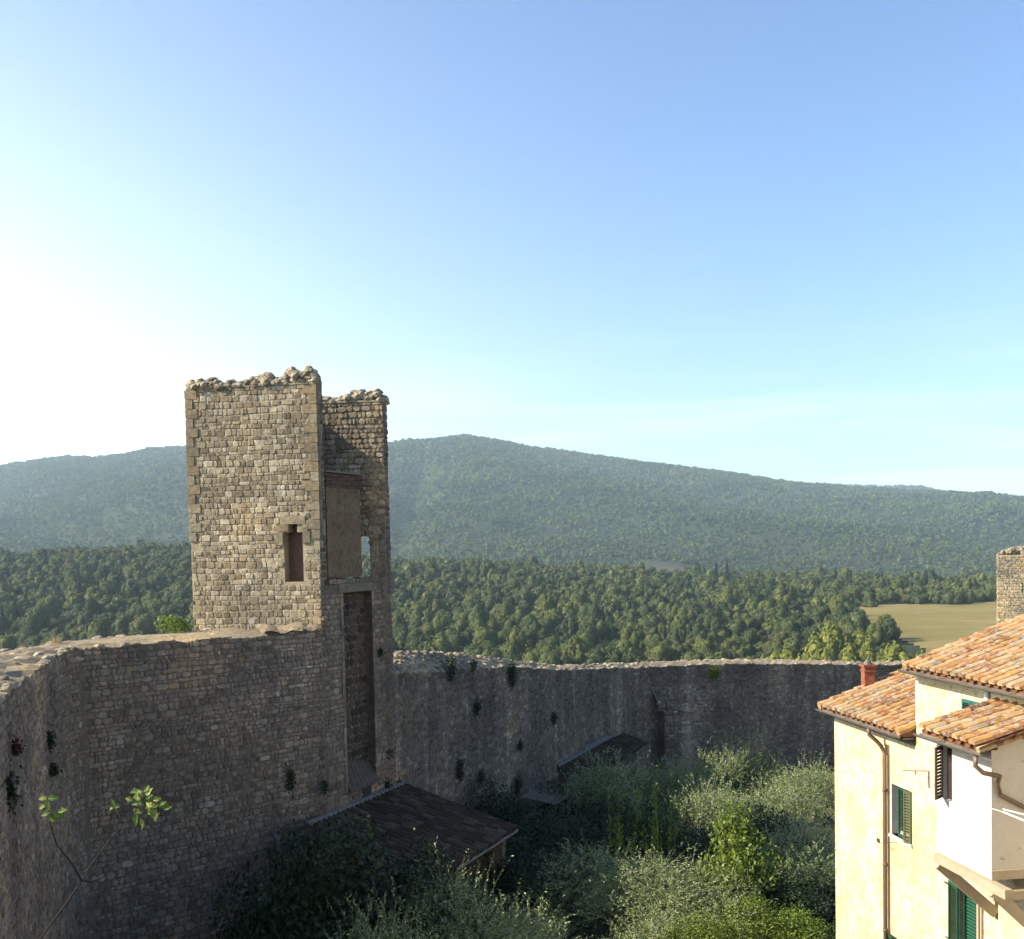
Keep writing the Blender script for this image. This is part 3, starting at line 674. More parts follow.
def hitAB(px, py):
    p = hit(px, py, v2(A_, 0), v2(nAB, 0)); return (Vector((p.x, p.y))-A_).dot(uAB), p.z
def hitAD(px, py, off=0.):
    p = hit(px, py, v2(A_+nAD*off, 0), v2(nAD, 0)); return (Vector((p.x, p.y))-A_).dot(uAD), p.z
def tower():
    root = empty('fortress_tower', (-7.4, 35.6, TZB), label='tall ruined square stone tower, open at the back, rising from the long wall', cat='tower')
    # ---- near side wall with slit
    wAB = (B_-A_).length; sa, z1 = hitAB(302.5, 532); sb, z0 = hitAB(285, 582); sc, z2 = hitAB(297, 524); sd, _ = hitAB(289, 524)
    H1 = (sa, sb, z0, z1); H2 = (sc, sd, z1, z2)
    mb = MB(); slab(mb, A_, uAB, -nAB, 0, wAB, TZB, TZT, TH, [H1, H2]); mb.build('side_wall', MORTAR, root, label='camera-side wall of the tower with a narrow slit window')
    holes = [H1, H2]
    def inh(s, z, pad=.12): return any(h[0]-pad < s < h[1]+pad and h[2]-pad*.2 < z < h[3]+pad for h in holes)
    qz = -1.0
    def skipq(s, z):
        if inh(s, z): return True
        row = int((z+20)/.30)
        if z > .1 and s < (.42 if row % 2 else .23): return True
        if z > .1 and s > wAB-(.38 if row % 2 else .22): return True
        return False
    posf = lambda s, z: (*(A_+uAB*s), z); nf = lambda s: (nAB.x, nAB.y, 0)
    sm = MB(); stones(sm, posf, nf, 0, wAB, -2.9, TZT, .165, .21, .006, .022, skipq, rough=.2); sm.build('masonry', S_TOWER, root)
    qms = (MB(), MB())
    for row in range(int(20.1/.30)+1, int((TZT+20)/.30)+1):
        za = row*.30-20+.01; zb = min(za+.28, TZT)
        if zb-za < .06: continue
        for (P, u, sgn, wl) in ((A_, uAB, 1, (.42, .23)), (B_, -uAB, -1, (.38, .22))):
            L = wl[0] if row % 2 else wl[1]; Lx = wl[1] if row % 2 else wl[0]
            qm = qms[0] if sgn > 0 else qms[1]; oth = -nAB; on = -uAB if sgn > 0 else uAB
            j = rnd.uniform(0, .012)
            o = v2(P+nAB*(.035+j)+on*(.03+j), za); qm.box(o, v2(u*(L+.03), 0), v2(oth*.3, 0), (rnd.uniform(-.01, .01), 0, zb-za))
    # framing blocks round the slit
    for q_ in qms: q_.build('quoins', S_QUOIN, root, label='orange-brown dressed corner blocks of the tower')
    qm = MB()
    for (x0, x1, y0, y1) in [(sa-.25, sa-.01, z1-.35, z1+.02), (sb+.01, sb+.24, z1-.4, z1+.02), (sc-.28, sd+.28, z2+.0, z2+.26), (sa-.18, sa-.01, z1+.03, z2-.01), (sd+.01, sb+.2, z1+.03, z2-.01)]:
        qm.box((*(A_+uAB*x0+nAB*.045), y0), v2(uAB*(x1-x0), 0), v2(-nAB*.2, 0), (0, 0, y1-y0))
    qm.build('window_surround', S_QUOIN, root)
    bk = MB(); bk.box((*(A_+uAB*(sa-.05)-nAB*.40), z0-.05), v2(uAB*(sb-sa+.1), 0), v2(-nAB*.05, 0), (0, 0, z2-z0+.1)); bk.build('slit_infill', BRICK, root)
    # ---- outer wall
    mb = MB(); wBC = (C_-B_).length; slab(mb, B_, uBC, -nBC, .6, wBC, TZB-10, TZT-.02, .95); slab(mb, B_, uBC, -nBC, 2.2, wBC, TZT-.02, TZT+.42, .95); mb.build('outer_wall', S_CURT, root)
    # ---- far side wall, with door opening, inner face seen
    wDC = (C_-D_).length
    Pin = D_-nDC*TH
    p = hit(369.5, 536, v2(Pin, 0), v2(nDC, 0)); sW = (Vector((p.x, p.y))-Pin).dot(uDC); zW = p.z
    HW = (sW, sW+1.0, TZF+.05, zW)
    mb = MB(); slab(mb, D_, uDC, -nDC, 0, wDC, TZB-8, TZT-.12, TH, [HW]); mb.build('side_wall', S_CURT, root, label='far side wall of the tower with a doorway to the wall walk')
    sm = MB(); stones(sm, lambda s, z: (*(Pin+uDC*s), z), lambda s: (-nDC.x, -nDC.y, 0), 0, wDC, TZF, TZT-.14, .17, .2, .014, .045, lambda s, z: HW[0]-.05 < s < HW[1]+.05 and z < HW[3]+.05, rough=.3)
    # end of the far side wall (faces the town)
    sm.build('inner_masonry', S_TOWER, root)
    ends = MB(); ends2 = MB()
    wE = TH
    stones(ends, lambda s, z: (*(D_-nDC*TH+nDC*s*1.0+uDC*0-uDC*.0), z), lambda s: (-uDC.x, -uDC.y, 0), 0, wE, -10.4, TZT-.14, .2, .3, .02, .03)
    stones(ends2, lambda s, z: (*(A_-nAB*s), z), lambda s: (-uAB.x, -uAB.y, 0), 0.02, TH*.96, -1.3, TZT-.02, .2, .3, .02, .03, lambda s, z: z > .1 and s < .34)
    ends.build('wall_end', S_PIER, root); ends2.build('wall_end', S_PIER, root)
    # ---- back: lower solid wall with niche
    LAD = (D_-A_).length
    n0, _ = hitAD(343.5, 640); n1, _ = hitAD(372.5, 640); _, zn = hitAD(350, 592); _, znb = hitAD(352, 790); _, zs = hitAD(350, 583)
    HN = (n0, n1, znb, zn)
    mb = MB(); slab(mb, A_, uAD, -nAD, .0, LAD, TZB, zs-.02, .3, [HN])
    slab(mb, A_-nAD*.302, uAD, -nAD, .0, LAD, TZB, zs-.04, .3); mb.build('back_wall', MORTAR_D, root)
    sm = MB(); stones(sm, lambda s, z: (*(A_+uAD*s), z), lambda s: (nAD.x, nAD.y, 0), 0, LAD, -10.4, zn, .17, .24, .022, .035, lambda s, z: HN[0]-.16 < s < HN[1]+.12 and HN[2] < z)
    sm.build('masonry', S_CURT, root)
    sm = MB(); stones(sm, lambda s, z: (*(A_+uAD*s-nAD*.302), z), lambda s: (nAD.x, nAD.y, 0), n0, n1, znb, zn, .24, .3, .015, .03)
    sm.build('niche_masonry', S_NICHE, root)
    jm = MB(); jm2 = MB()   # jambs of the niche in larger blocks
    z = znb
    while z < zn-.05:
        h = min(rnd.uniform(.25, .4), zn-z)
        jm.box((*(A_+uAD*(n0-.16)+nAD*.035), z), v2(uAD*.16, 0), v2(-nAD*.25, 0), (0, 0, h-.02))
        jm2.box((*(A_+uAD*(n1)+nAD*.03), z), v2(uAD*.12, 0), v2(-nAD*.25, 0), (0, 0, h-.02)); z += h
    jm.build('niche_jamb', S_CURT, root); jm2.build('niche_jamb', S_CURT, root)
    lt = MB(); lt.box((*(A_+uAD*(n0-.25)+nAD*.06), zn), v2(uAD*(n1-n0+.5), 0), v2(-nAD*.4, 0), (0, 0, zs-zn-.01)); lt.build('lintel', SLAB, root)
    # floor and sill course
    _, zf0 = hitAD(345, 577)
    fl = MB(); pA = A_-nAD*.1; fl.add([v2(A_+uAD*.1, zf0-.12), v2(D_-uAD*.1, zf0-.12), v2(C_-uBC*.1, zf0-.12), v2(B_+uBC*.1, zf0-.12)], [(0, 1, 2, 3)]); fl.build('floor_slab', SLAB, root)
    cs = MB(); s0 = TH*.9
    while s0 < LAD-TH:
        w = rnd.uniform(.18, .35); cs.box((*(A_+uAD*s0-nAD*.02), zs), v2(uAD*(w-.03), 0), v2(-nAD*.25, 0), (0, 0, rnd.uniform(.12, .2))); s0 += w
    cs.build('sill_course', S_CURT, root)
    # plaster infill panel with brick lintel above
    off = -.22
    p0, zpt = hitAD(328, 487, off); p1, _ = hitAD(361, 530, off); _, zpb = hitAD(345, 577, off); _, zbt = hitAD(326, 472, off)
    pm = MB(); pm.box((*(A_+uAD*(p0-.12)+nAD*off), zpb), v2(uAD*(p1-p0+.12), 0), v2(-nAD*.2, 0), (0, 0, zpt-zpb)); pm.build('infill_panel', PLASTER, root)
    bm_ = MB(); z = zpt+.005; r_ = 0
    while z < zbt-.05:
        s = p0-.14-(.12 if r_ % 2 else 0)
        while s < p1: bm_.box((*(A_+uAD*max(s, p0-.2)+nAD*(off+.03+rnd.uniform(-.01, .01))), z), v2(uAD*.235, 0), v2(-nAD*.2, 0), (0, 0, .062)); s += .25
        z += .075; r_ += 1
    bm_.build('brick_lintel', BRICK, root)
    cp = MB(); cp.box((*(A_+uAD*(p0-.2)+nAD*(off+.07)), zbt), v2(uAD*(p1-p0+.42), 0), v2(-nAD*.34, 0), (0, 0, .06)); cp.build('lintel_slab', SLAB, root)
    # diagonal ledge above the door
    # small roof and door at foot of the niche
    _, zr0 = hitAD(350, 767); _, zr1 = hitAD(350, 788)
    fr = MB(); a = v2(A_+uAD*n0-nAD*.29, zr0+.25); b = v2(A_+uAD*n1-nAD*.29, zr0-.1); c = v2(A_+uAD*(n1+.05)+nAD*.12, zr1-.05); d = v2(A_+uAD*(n0-.0)+nAD*.12, zr1-.1)
    for k in range(7):
        f0, f1 = k/7, (k+.9)/7; q0, q1, q2, q3 = a.lerp(b, f0), a.lerp(b, f1), d.lerp(c, f1), d.lerp(c, f0); dz = Vector((0, 0, .05+.02*(k % 2)))
        fr.add([q0, q1, q2, q3, q0-dz, q1-dz, q2-dz, q3-dz], [(0, 3, 2, 1), (7, 4, 5, 6), (3, 7, 6, 2), (0, 4, 7, 3), (1, 5, 4, 0), (2, 6, 5, 1)])
    fr.build('niche_roof', WOODW, root)
    s1, zd0 = hitAD(362, 798); s2, zd1 = hitAD(370, 782)
    dr = MB(); dr.box((*(A_+uAD*s1+nAD*.05), zd0-.3), v2(uAD*(s2-s1), 0), v2(-nAD*.08, 0), (0, 0, zd1-zd0+.3)); dr.build('door', DARK, root)
    b1, zb0 = hitAD(352, 799); b2, zb1 = hitAD(359, 792)
    br = MB(); br.box((*(A_+uAD*b1+nAD*.05), zb0), v2(uAD*(b2-b1), 0), v2(-nAD*.1, 0), (0, 0, zb1-zb0)); br.build('brick_patch', BRICK, root)
    # rubble tops
    rb = MB()
    def heap(P, u, nin, L, zt, prof, dens):
        for i in range(int(L*dens)):
            s = rnd.uniform(0.04, L-.04); f = rnd.uniform(.05, .95); h = prof(s/L)*math.sin(math.pi*min(max(f, .12), .88))**.6*rnd.uniform(.25, 1.0)
            r_ = rnd.choice((rnd.uniform(.04, .1), rnd.uniform(.08, .17))); q = P+u*s+nin*(TH*f); rb.rock((q.x, q.y, zt+h*.9), r_, 0, (1.2, 1.1, .75))
        mpts = int(L/.16)
        for i in range(mpts):
            s = (i+.5)*L/mpts; q = P+u*s+nin*(TH*.5); hh = prof(s/L); rb.rock((q.x, q.y, zt+hh*.2), .22, 0, (1.0, 1.0, max(.35, hh*2.1)))
    profAB = lambda k: 1.35*(.10+.34*(math.exp(-((k-.12)/.13)**2))+.16*(math.exp(-((k-.42)/.1)**2))+.12*math.exp(-((k-.88)/.1)**2)+.04*math.sin(k*40)+.05)
    heap(A_, uAB, -nAB, wAB, TZT, profAB, 95)
    profDC = lambda k: 1.3*(.10+.26*math.exp(-((k-.16)/.13)**2)+.04*math.sin(k*33)+.05)
    heap(D_, uDC, -nDC, wDC, TZT-.12, profDC, 80)
    heap(B_+uBC*2.2, uBC, -nBC*1.5, wBC-2.2, TZT+.42, lambda k: .1, 20)
    rb.build('rubble_top', S_RUB, root)
    # coping ledge under rubble
    cg = MB(); cg.box((*(A_+uAB*.02+nAB*.03), TZT), v2(uAB*(wAB-.04), 0), v2(-nAB*(TH+.04), 0), (0, 0, .05)); cg.box((*(D_+uDC*.02-nDC*(TH+.04)), TZT-.12), v2(uDC*(wDC-.7), 0), v2(nDC*(TH+.02), 0), (0, 0, .06)); cg.build('coping', S_RUB, root)
    return root
TOWER = tower()

# near curtain (left)
near_in = [(-5.2, 2.0, -2.4), (-6.6, 10.5, -2.4)]
for px, py, Y in [(0, 700, 17.9), (33, 673, 22.6), (48, 661, 24.9), (58, 654.5, 26.4), (68, 651, 27.5), (80, 649, 28.1)]:
    p = at(px, py, Y); near_in.append((p.x, p.y, p.z))
p0 = Vector((near_in[-1][0], near_in[-1][1])); p1 = A_+uAB*.02-nAB*.0
for k, px, py in [(.17, 119, 646), (.35, 170, 641), (.55, 215, 638.5), (.75, 263, 636.5), (.90, 296, 632.5), (1.0, 317, 629)]:
    q = p0.lerp(p1, k); p = at(px, py, q.y); near_in.append((q.x, q.y, p.z))
near_out = [(-7.2, 2.0, -2.3), (-8.6, 10.5, -2.3)]
for px, py, Y in [(-40, 664, 22), (0, 652.5, 27.0), (66, 641, 30.6)]:
    p = at(px, py, Y); near_out.append((p.x, p.y, p.z))
for px, py, Y in [(119, 637, 31.6), (152, 635.5, 32.5), (180, 633, 33.2), (194, 630, 33.9)]:
    p = at(px, py, Y); near_out.append((p.x, p.y, p.z))
q = A_+uAB*4.1; near_out[-1] = (q.x, q.y, near_out[-1][2])
CURT1 = curtain('curtain_wall', near_in, near_out, -14.0, S_CURT, MORTAR_D, 'near stretch of the old fortress wall in shade, running from the left edge up to the tower', .15, .2, .03, side=1, amp=.05, topstones=150, stone_from=12.)

# stone ledge of raised walk by the tower
def walk_patch():
    mb = MB()
    A0 = at(255, 626, 33.2); A1 = at(318, 623, 33.1); B0 = at(262, 634, 31.9); B1 = at(316, 629.5, 32.7)
    n = 12; vs = []
    for i in range(n+1):
        for j in range(6):
            a = A0.lerp(A1, i/n); b = B0.lerp(B1, i/n); q = b.lerp(a, j/5); vs.append((q.x, q.y, q.z+.02+rnd.uniform(-.025, .025)+.05*math.sin(i)))
    fs = [(i*6+j, (i+1)*6+j, (i+1)*6+j+1, i*6+j+1) for i in range(n) for j in range(5)]
    mb.add(vs, fs); o = mb.build('walk_screed', SLAB, CURT1[0])
walk_patch()

# far curtain (right)
def mk(pts): 
    out = []
    for px, py, Y in pts:
        p = at(px, py, Y); out.append((p.x, p.y, p.z))
    return out
far_in = mk([(383, 676, 36.6), (392, 675, 37.3), (443, 672, 41.5), (500, 667, 46.5), (527, 668, 49.2), (555, 670, 52.2), (600, 669, 58.5), (630, 668, 63.5), (650, 667, 65.2), (721, 664, 67.2), (800, 664, 71), (860, 665, 73.6), (930, 665, 76), (1010, 662, 78)])
far_out = mk([(384, 655, 39.6), (398, 652, 40.2), (443, 652.5, 43.8), (500, 658.5, 48.9), (527, 662, 51.4), (555, 666, 54.5), (600, 664.5, 60.8), (630, 663, 66), (650, 662, 67.6), (721, 659.5, 70), (800, 660, 73.3), (860, 662, 75.8), (930, 661, 78.3), (1010, 658, 80.5)])
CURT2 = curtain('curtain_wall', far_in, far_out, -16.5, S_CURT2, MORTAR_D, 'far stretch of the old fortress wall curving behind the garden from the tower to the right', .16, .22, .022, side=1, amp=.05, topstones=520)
# lit rubble end close to the tower
def rubble_end():
    rb = MB()
    for i in range(420):
        t = rnd.random()**1.3; f = rnd.random()
        p, z, d = CURT2[1].at(t*6.5); po, zo, _ = CURT2[2].at(t*6.5); q = p.lerp(po, f)
        r_ = rnd.uniform(.04, .13); rb.rock((q.x, q.y, z*(1-f)+zo*f+.02), r_, 0, (1.2, 1.1, .7))
    rb.build('broken_top', S_RUB, CURT2[0])
rubble_end()
# buttress remains on the far wall
def buttress():
    root = MB()
    P = at(672, 705, 64.6); I = CURT2[1]
    t0 = None
    best = min((abs(proj((*I.at(t)[0], -8))[0]-660), t) for t in [i*.1 for i in range(int(I.L*10))]); t = best[1]
    p, z, d = I.at(t); n = Vector((d.y, -d.x))
    zt = at(675, 712, p.y).z
    o = p-d*.2
    root.box((o.x, o.y, -16.4), v2(d*3.4, 0), v2(n*.8, 0), (0, 0, zt+16.4))
    e_ = [v2(o, zt), v2(o+d*3.4, zt), v2(o+d*3.4+n*.78, zt), v2(o+n*.78, zt), v2(o-d*.5, zt+1.6), v2(o+d*3.9, zt+1.6)]; root.add(e_, [(3, 2, 5, 4), (0, 3, 4), (1, 5, 2)])
    b = root.build('buttress', S_CURT2, CURT2[0])
    sm = MB(); stones(sm, lambda s, z: (*(o+n*.8+d*s), z), lambda s: (n.x, n.y, 0), 0, 3.4, -14.5, zt+.05, .17, .24, .02, .03)
    sm.build('buttress_masonry', S_CURT2, CURT2[0])
    rb = MB()
    for i in range(420):
        s = rnd.uniform(-.2, 3.6); f = rnd.uniform(0, .8); q = o+d*s+n*f; rb.rock((q.x, q.y, zt+(.8-f)*2.0*rnd.uniform(.9, 1.02)), rnd.uniform(.06, .16), 0, (1.2, 1, .8))
    rb.build('buttress_rubble', S_CURT2, CURT2[0])
buttress()

# ---- distant second tower
def tower2():
    pl = at(997, 560, 76); pr = at(1062, 560, 76); zt = at(1010, 548, 76).z; w = (pr.x-pl.x)
    root = empty('fortress_tower', (pl.x+w/2, 78, -16), label='sunlit distant stone tower with yellow lichened top behind the big tiled roof', cat='tower')
    mb = MB(); mb.box((pl.x, 76, -24), (w, -2.6, 0), (2.6, 4.2, 0), (0, 0, zt+24-.5)); mb.build('body', MORTAR, root)
    sm = MB(); u = Vector((w, -2.6)).normalized(); P = Vector((pl.x, 76)); n = Vector((u.y, -u.x))
    top = lambda s: zt-.05-.9*max(0, (0.75-s)/.75)**2*0-.5*(1 if s < .25 else .45 if s < .55 else 0)
    stones(sm, lambda s, z: (*(P+u*s), z), lambda s: (n.x, n.y, 0), 0, w, -12, zt-.5, .16, .2, .02, .05)
    stones(sm, lambda s, z: (*(P+Vector((2.6, 4.2)).normalized()*s), z), lambda s: (-.85, .53, 0), 0, 4.4, -12, zt-.5, .16, .2, .02, .05)
    sm.build('masonry', S_YEL, root)
    rb = MB()
    for i in range(420):
        s = rnd.uniform(.05, w-.05); f = rnd.random(); hh = .5*min(1, max(0, (s-.05)/.8))**.6; q = P+u*s+Vector((2.6, 4.2))*f*.9
        rb.rock((q.x+.1, q.y+.1, zt-.55+hh*rnd.uniform(.1, 1.)), rnd.uniform(.1, .2))
    rb.build('rubble_top', S_YEL, root)
    sl = MB(); s = hit(1021, 578, (pl.x, 76, 0), (n.x, n.y, 0)); sl.box((s.x, s.y-.06, s.z-1.0), (u.x*.1, u.y*.1, 0), (0, .05, 0), (0, 0, .7)); sl.build('slit', DARK, root)
tower2()

# ------------------------------------------------------------------ roofs of tiles
def tile_roof(mb, O, E, S, nE, nS, pitch=.27, expo=.38, r=.088, m=0, jit=1., channel=True, q=rnd, clip=None):
    """O corner at eave, E unit along eave, S unit up the slope. half-round cover tiles over channels"""
    O, E, S = Vector(O), Vector(E), Vector(S); N = E.cross(S).normalized()
    if N.z < 0: N = -N
    seg = 5
    for i in range(nE):
        for k in range(nS):
            if clip and clip(i*pitch, k*expo): continue
            for kind in ((0, 1) if channel else (0,)):
                c0 = O+E*((i+.5*kind)*pitch+q.uniform(-.012, .012)*jit)+S*(k*expo+q.uniform(-.02, .02)*jit)
                c1 = c0+S*(expo+.07)+E*q.uniform(-.015, .015)*jit
                if kind == 0: ra, rb_, la, lb = r*1.04, r*.9, .058, .042
                else: ra, rb_, la, lb = r*.95, r*1.05, .045, .075
                sg = 1 if kind == 0 else -1; vs = []
                for c, rr, lift in ((c0, ra, la), (c1, rb_, lb)):
                    for a in range(seg+1):
                        th = math.pi*a/seg; vs.append(c+E*(math.cos(th)*rr)+N*(lift-.02+sg*math.sin(th)*rr*(1.05 if kind == 0 else .6)))
                n = seg+1; th_ = .014
                fs = [(a, a+1, n+a+1, n+a) for a in range(seg)]
                if kind == 0:
                    vs += [v-N*th_-(v-c0).normalized()*0 for v in vs[:n]]; fs += [(a+1, a, 2*n+a, 2*n+a+1) for a in range(seg)]
                if kind == 0 and k == 0: fs.append(tuple(range(seg, -1, -1)))
                mb.add(vs, fs, m if kind == 0 else 1)

# ------------------------------------------------------------------ house
HO = Vector((8.5, 28.0)); HT = Vector((.144, -.9896)); HN = Vector((.9896, .144))
def hp(t, w, z): p = HO+HT*t+HN*w; return Vector((p.x, p.y, z))
def hd(t, w, z=0): p = HT*t+HN*w; return Vector((p.x, p.y, z))
def hf(px, py, w=0.):
    """hit of a pixel on the plane w of the house -> t, z"""
    p = hit(px, py, hp(0, w, 0), hd(0, 1)); return (Vector((p.x, p.y))-HO).dot(HT), p.z
def hslab(mb, w, t0, t1, z0, z1, th, holes, m=0): slab(mb, HO+HN*w, HT, HN, t0, t1, z0, z1, th, holes, m)

def shutter(name, parent, t, w, z0, z1, width, ang, mat, n=None, label=None):
    """louvred leaf hinged at t,w; ang 0 lies along +t, 90 sticks out to -w"""
    d = HT*math.cos(ang)-HN*math.sin(ang); nn = Vector((d.y, -d.x)); P = HO+HT*t+HN*w
    mb = MB(); th = .035; fw = .05
    def bx(s0, s1, a, b): mb.box(v2(P+d*s0-nn*th/2, a), v2(d*(s1-s0), 0), v2(nn*th, 0), (0, 0, b-a))
    bx(0, fw, z0, z1); bx(width-fw, width, z0, z1); bx(fw, width-fw, z0, z0+fw*1.3); bx(fw, width-fw, z1-fw*1.3, z1)
    n = n or int((z1-z0)/.075); a0 = z0+fw*1.5; a1 = z1-fw*1.5
    for i in range(n):
        z = a0+(a1-a0)*(i+.5)/n; h = (a1-a0)/n
        o = v2(P+d*(fw)-nn*th*.45, z-h*.3); mb.box(o, v2(d*(width-2*fw), 0), v2(nn*th*.9, h*.42), (0, 0, .008))
    return mb.build(name, mat, parent, label=label)

def house():
    root = empty('stucco_house', (*(HO+HT*5), -11.5), label='sunlit yellow stucco house with tiled roofs and green shutters at the right edge', cat='house')
    tc, _ = hf(915.5, 700)           # corner of the taller block
    zE1 = hf(834, 718)[1]+.0; zE2 = hf(916, 676)[1]
    TZ = -14.0
    # windows
    wl0, wzt = hf(891, 783); wl1, _ = hf(911.5, 800); _, wzb = hf(900, 838)
    W1 = (wl0, wl1+.02, wzb, wzt)
    d0, dzt = hf(950, 879); d1, _ = hf(978.5, 900); W2 = (d0, d1, -10.2, dzt+.0)
    u0, uzt = hf(963, 698.5); u1, _ = hf(982, 705); uzb = uzt-.62; W3 = (u0, u1, uzb, uzt)
    l0, lzt = hf(888, 932); W4 = (l0-.0, l0+.75, lzt-1.3, lzt)
    tEnd = 15.5
    mb = MB(); hslab(mb, 0, 0, tc, TZ, zE1, .35, [h for h in (W1, W4)])
    hslab(mb, .002, tc, tEnd, TZ, zE2, .35, [W2, W3])
    # far gable wall and other sides
    mb.box(hp(0, .35, TZ), hd(.35, 0), hd(0, 5.2), (0, 0, zE1-TZ)); mb.box(hp(tc, .35, TZ), hd(.35, 0), hd(0, 5.2), (0, 0, zE2-TZ))
    mb.box(hp(tEnd-.35, .35, TZ), hd(.35, 0), hd(0, 5.2), (0, 0, zE2-TZ)); mb.box(hp(0, 5.55, TZ), hd(tc, 0), hd(0, .35), (0, 0, zE1+1.5-TZ)); mb.box(hp(tc, 5.55, TZ), hd(tEnd-tc, 0), hd(0, .35), (0, 0, zE2+1.5-TZ))
    # gable triangles
    for t, ze in ((0, zE1), (tc, zE2)):
        a, b, c = hp(t, .0, ze), hp(t, 5.6, ze), hp(t, 5.6, ze+5.6*.29); o = hd(.35, 0)
        mb.add([a, b, c, a+o, b+o, c+o], [(0, 2, 1), (3, 4, 5), (0, 3, 5, 2), (1, 2, 5, 4), (0, 1, 4, 3)])
    mb.build('wall', STUCCO, root)
    inner = MB(); 
    for h in (W1, W2, W3, W4): inner.box(hp(h[0]-.1, .34, h[2]-.1), hd(h[1]-h[0]+.2, 0), hd(0, .02), (0, 0, h[3]-h[2]+.2))
    inner.build('window_darkness', GLASS, root).name = 'window_pane'
    # roofs: slope rises with w
    P_ = .345; S = Vector((HN.x, HN.y, P_)).normalized(); Nn = Vector((HT.x, HT.y, 0)).cross(S)
    if Nn.z < 0: Nn = -Nn
    ov = .36
    def roof(t0, t1, z_eave, wl, name, lab, t_clip=None):
        rb = MB(); o = hp(t0, -ov, z_eave); L = wl*math.sqrt(1+P_*P_)
        rb.box(o-Nn*.10, hd(t1-t0, 0), S*L, Nn*.085, 1)
        tile_roof(rb, o+Nn*.01-S*.05+hd(.1, 0), Vector((HT.x, HT.y, 0)), S, int((t1-t0)/.27), int(L/.38))
        # verge tiles along both rakes
        for tt in (t0+.05, t1-.05):
            for k in range(int(L/.36)):
                c0 = hp(tt, -ov, z_eave)+S*(k*.36-.05); rb.tube([c0+Nn*.04, c0+S*.42+Nn*.015], [.105, .085], 8, 0)
        r_ = rb.build(name, [TILE, TILE_BASE], root, label=lab)
        rf = MB()
        return r_
    _, zr1 = hf(860, 722, -ov); _, zr2 = hf(950, 676.5, -ov)
    zr1 = hf(820, 706, -ov)[1]; zr2 = hf(907, 667, -ov)[1]
    R1 = roof(-.06, tc-.01, zr1, 6.0, 'roof', 'lower tiled roof over the far end of the house')
    R2 = roof(tc+.24, tEnd+.3, zr2, 6.2, 'roof', 'upper tiled roof, nearest and largest')
    # soffits/eaves board
    eb = MB()
    for (a, b, z) in ((.0, tc-.02, zr1), (tc-.0, tEnd, zr2)):
        eb.box(hp(a, -ov+.06, z-.16), hd(b-a, 0), hd(0, ov-.06), (0, 0, .03))
        k = a+.2
        while k < b-.1: eb.box(hp(k, -ov+.1, z-.125), hd(.08, 0), hd(0, ov-.1), (0, 0, .09)); k += .45
    eb.build('eaves', simple('eaves_timber', (.20, .14, .09), .2), root)
    def gutter(t0, t1, w, z, r_=.075):
        gm = MB(); n = 8; ring = []
        for t in (t0, t1):
            for rr in (r_, r_-.012):
                ring.append([hp(t, w-rr*math.cos(math.pi*a/n), z-rr*math.sin(math.pi*a/n)) for a in range(n+1)])
        vs = [p for g_ in ring for p in g_]; m = n+1; fs = []
        for a in range(n): fs += [(a, a+1, 2*m+a+1, 2*m+a), (m+a+1, m+a, 3*m+a, 3*m+a+1), (a+1, a, m+a, m+a+1), (2*m+a, 2*m+a+1, 3*m+a+1, 3*m+a)]
        fs += [(0, m, 3*m, 2*m), (n, 2*m+n, 3*m+n, m+n)]; gm.add(vs, fs)
        for k in range(int((t1-t0)/.8)+1): gm.box(hp(t0+.1+k*.8, w-r_-.006, z-.004), hd(.02, 0), hd(0, 2*r_), (0, 0, .006))
        return gm.build('gutter', GUTTER, root)
    gutter(-.12, tc-.01, -ov-.06, zr1-.06); gutter(tc+.12, tEnd, -ov-.06, zr2-.06)
    # brick side of the lower roof end: small terracotta fill
    fm = MB(); fm.box(hp(tc-.30, -ov+.02, zr1-.1), hd(.28, 0), hd(0, .42), (0, 0, .12)); fm.build('verge_fill', BRICK, root)
    # downpipes
    dp = MB(); ta, za = hf(871, 735, -.35); tb, zb = hf(884.5, 760, -.09)
    dp.tube([hp(ta, -ov-.06, zr1-.13), hp(ta, -ov-.04, zr1-.28), hp(ta+.15, -.28, zr1-.42), hp(tb-.12, -.12, zr1-.55), hp(tb, -.09, zr1-.72), hp(tb, -.09, -13.5)], .05, 8)
    for z in (-6, -7.8, -9.4): dp.tube([hp(tb, -.09, z), hp(tb, -.09, z+.05)], .062, 8)
    dp.build('downpipe', PIPE, root, smooth=True)
    cb = MB(); tb2, _ = hf(888.5, 800, -.03); cb.tube([hp(tb2, -.03, zr1-.5), hp(tb2, -.03, -13.5)], .014, 6); cb.build('cable', IRON, root)
    wp = MB(); tw, _ = hf(986.5, 695, -.06); wp.tube([hp(tw, -.06, zr2-.2), hp(tw, -.06, zr2-1.4)], .05, 8); wp.tube([hp(tw, -ov, zr2-.1), hp(tw, -.06, zr2-.22)], .05, 8); wp.build('downpipe', WHITEP, root, smooth=True, label='short pale downpipe under the upper eaves')
    # first window
    def window(h, lab, dep=.2, fmat=FRAMEG):
        fm = MB(); a, b, z0, z1 = h
        for (x0, x1, y0, y1) in ((a, a+.05, z0, z1), (b-.05, b, z0, z1), (a+.05, b-.05, z0, z0+.05), (a+.05, b-.05, z1-.05, z1)): fm.box(hp(x0, dep, y0), hd(x1-x0, 0), hd(0, .05), (0, 0, y1-y0))
        return fm.build('window', fmat, root, label=lab)
    a, b, z0, z1 = W1
    w1 = window(W1, 'window with green louvred shutters, left of the bay')
    rv = MB(); rv.box(hp(a+.001, .0, z0), hd(.02, 0), hd(0, .2), (0, 0, z1-z0)); rv.box(hp(a-.04, -.05, z0-.07), hd(b-a+.08, 0), hd(0, .25), (0, 0, .07)); rv.build('sill', FRAMEG, w1)
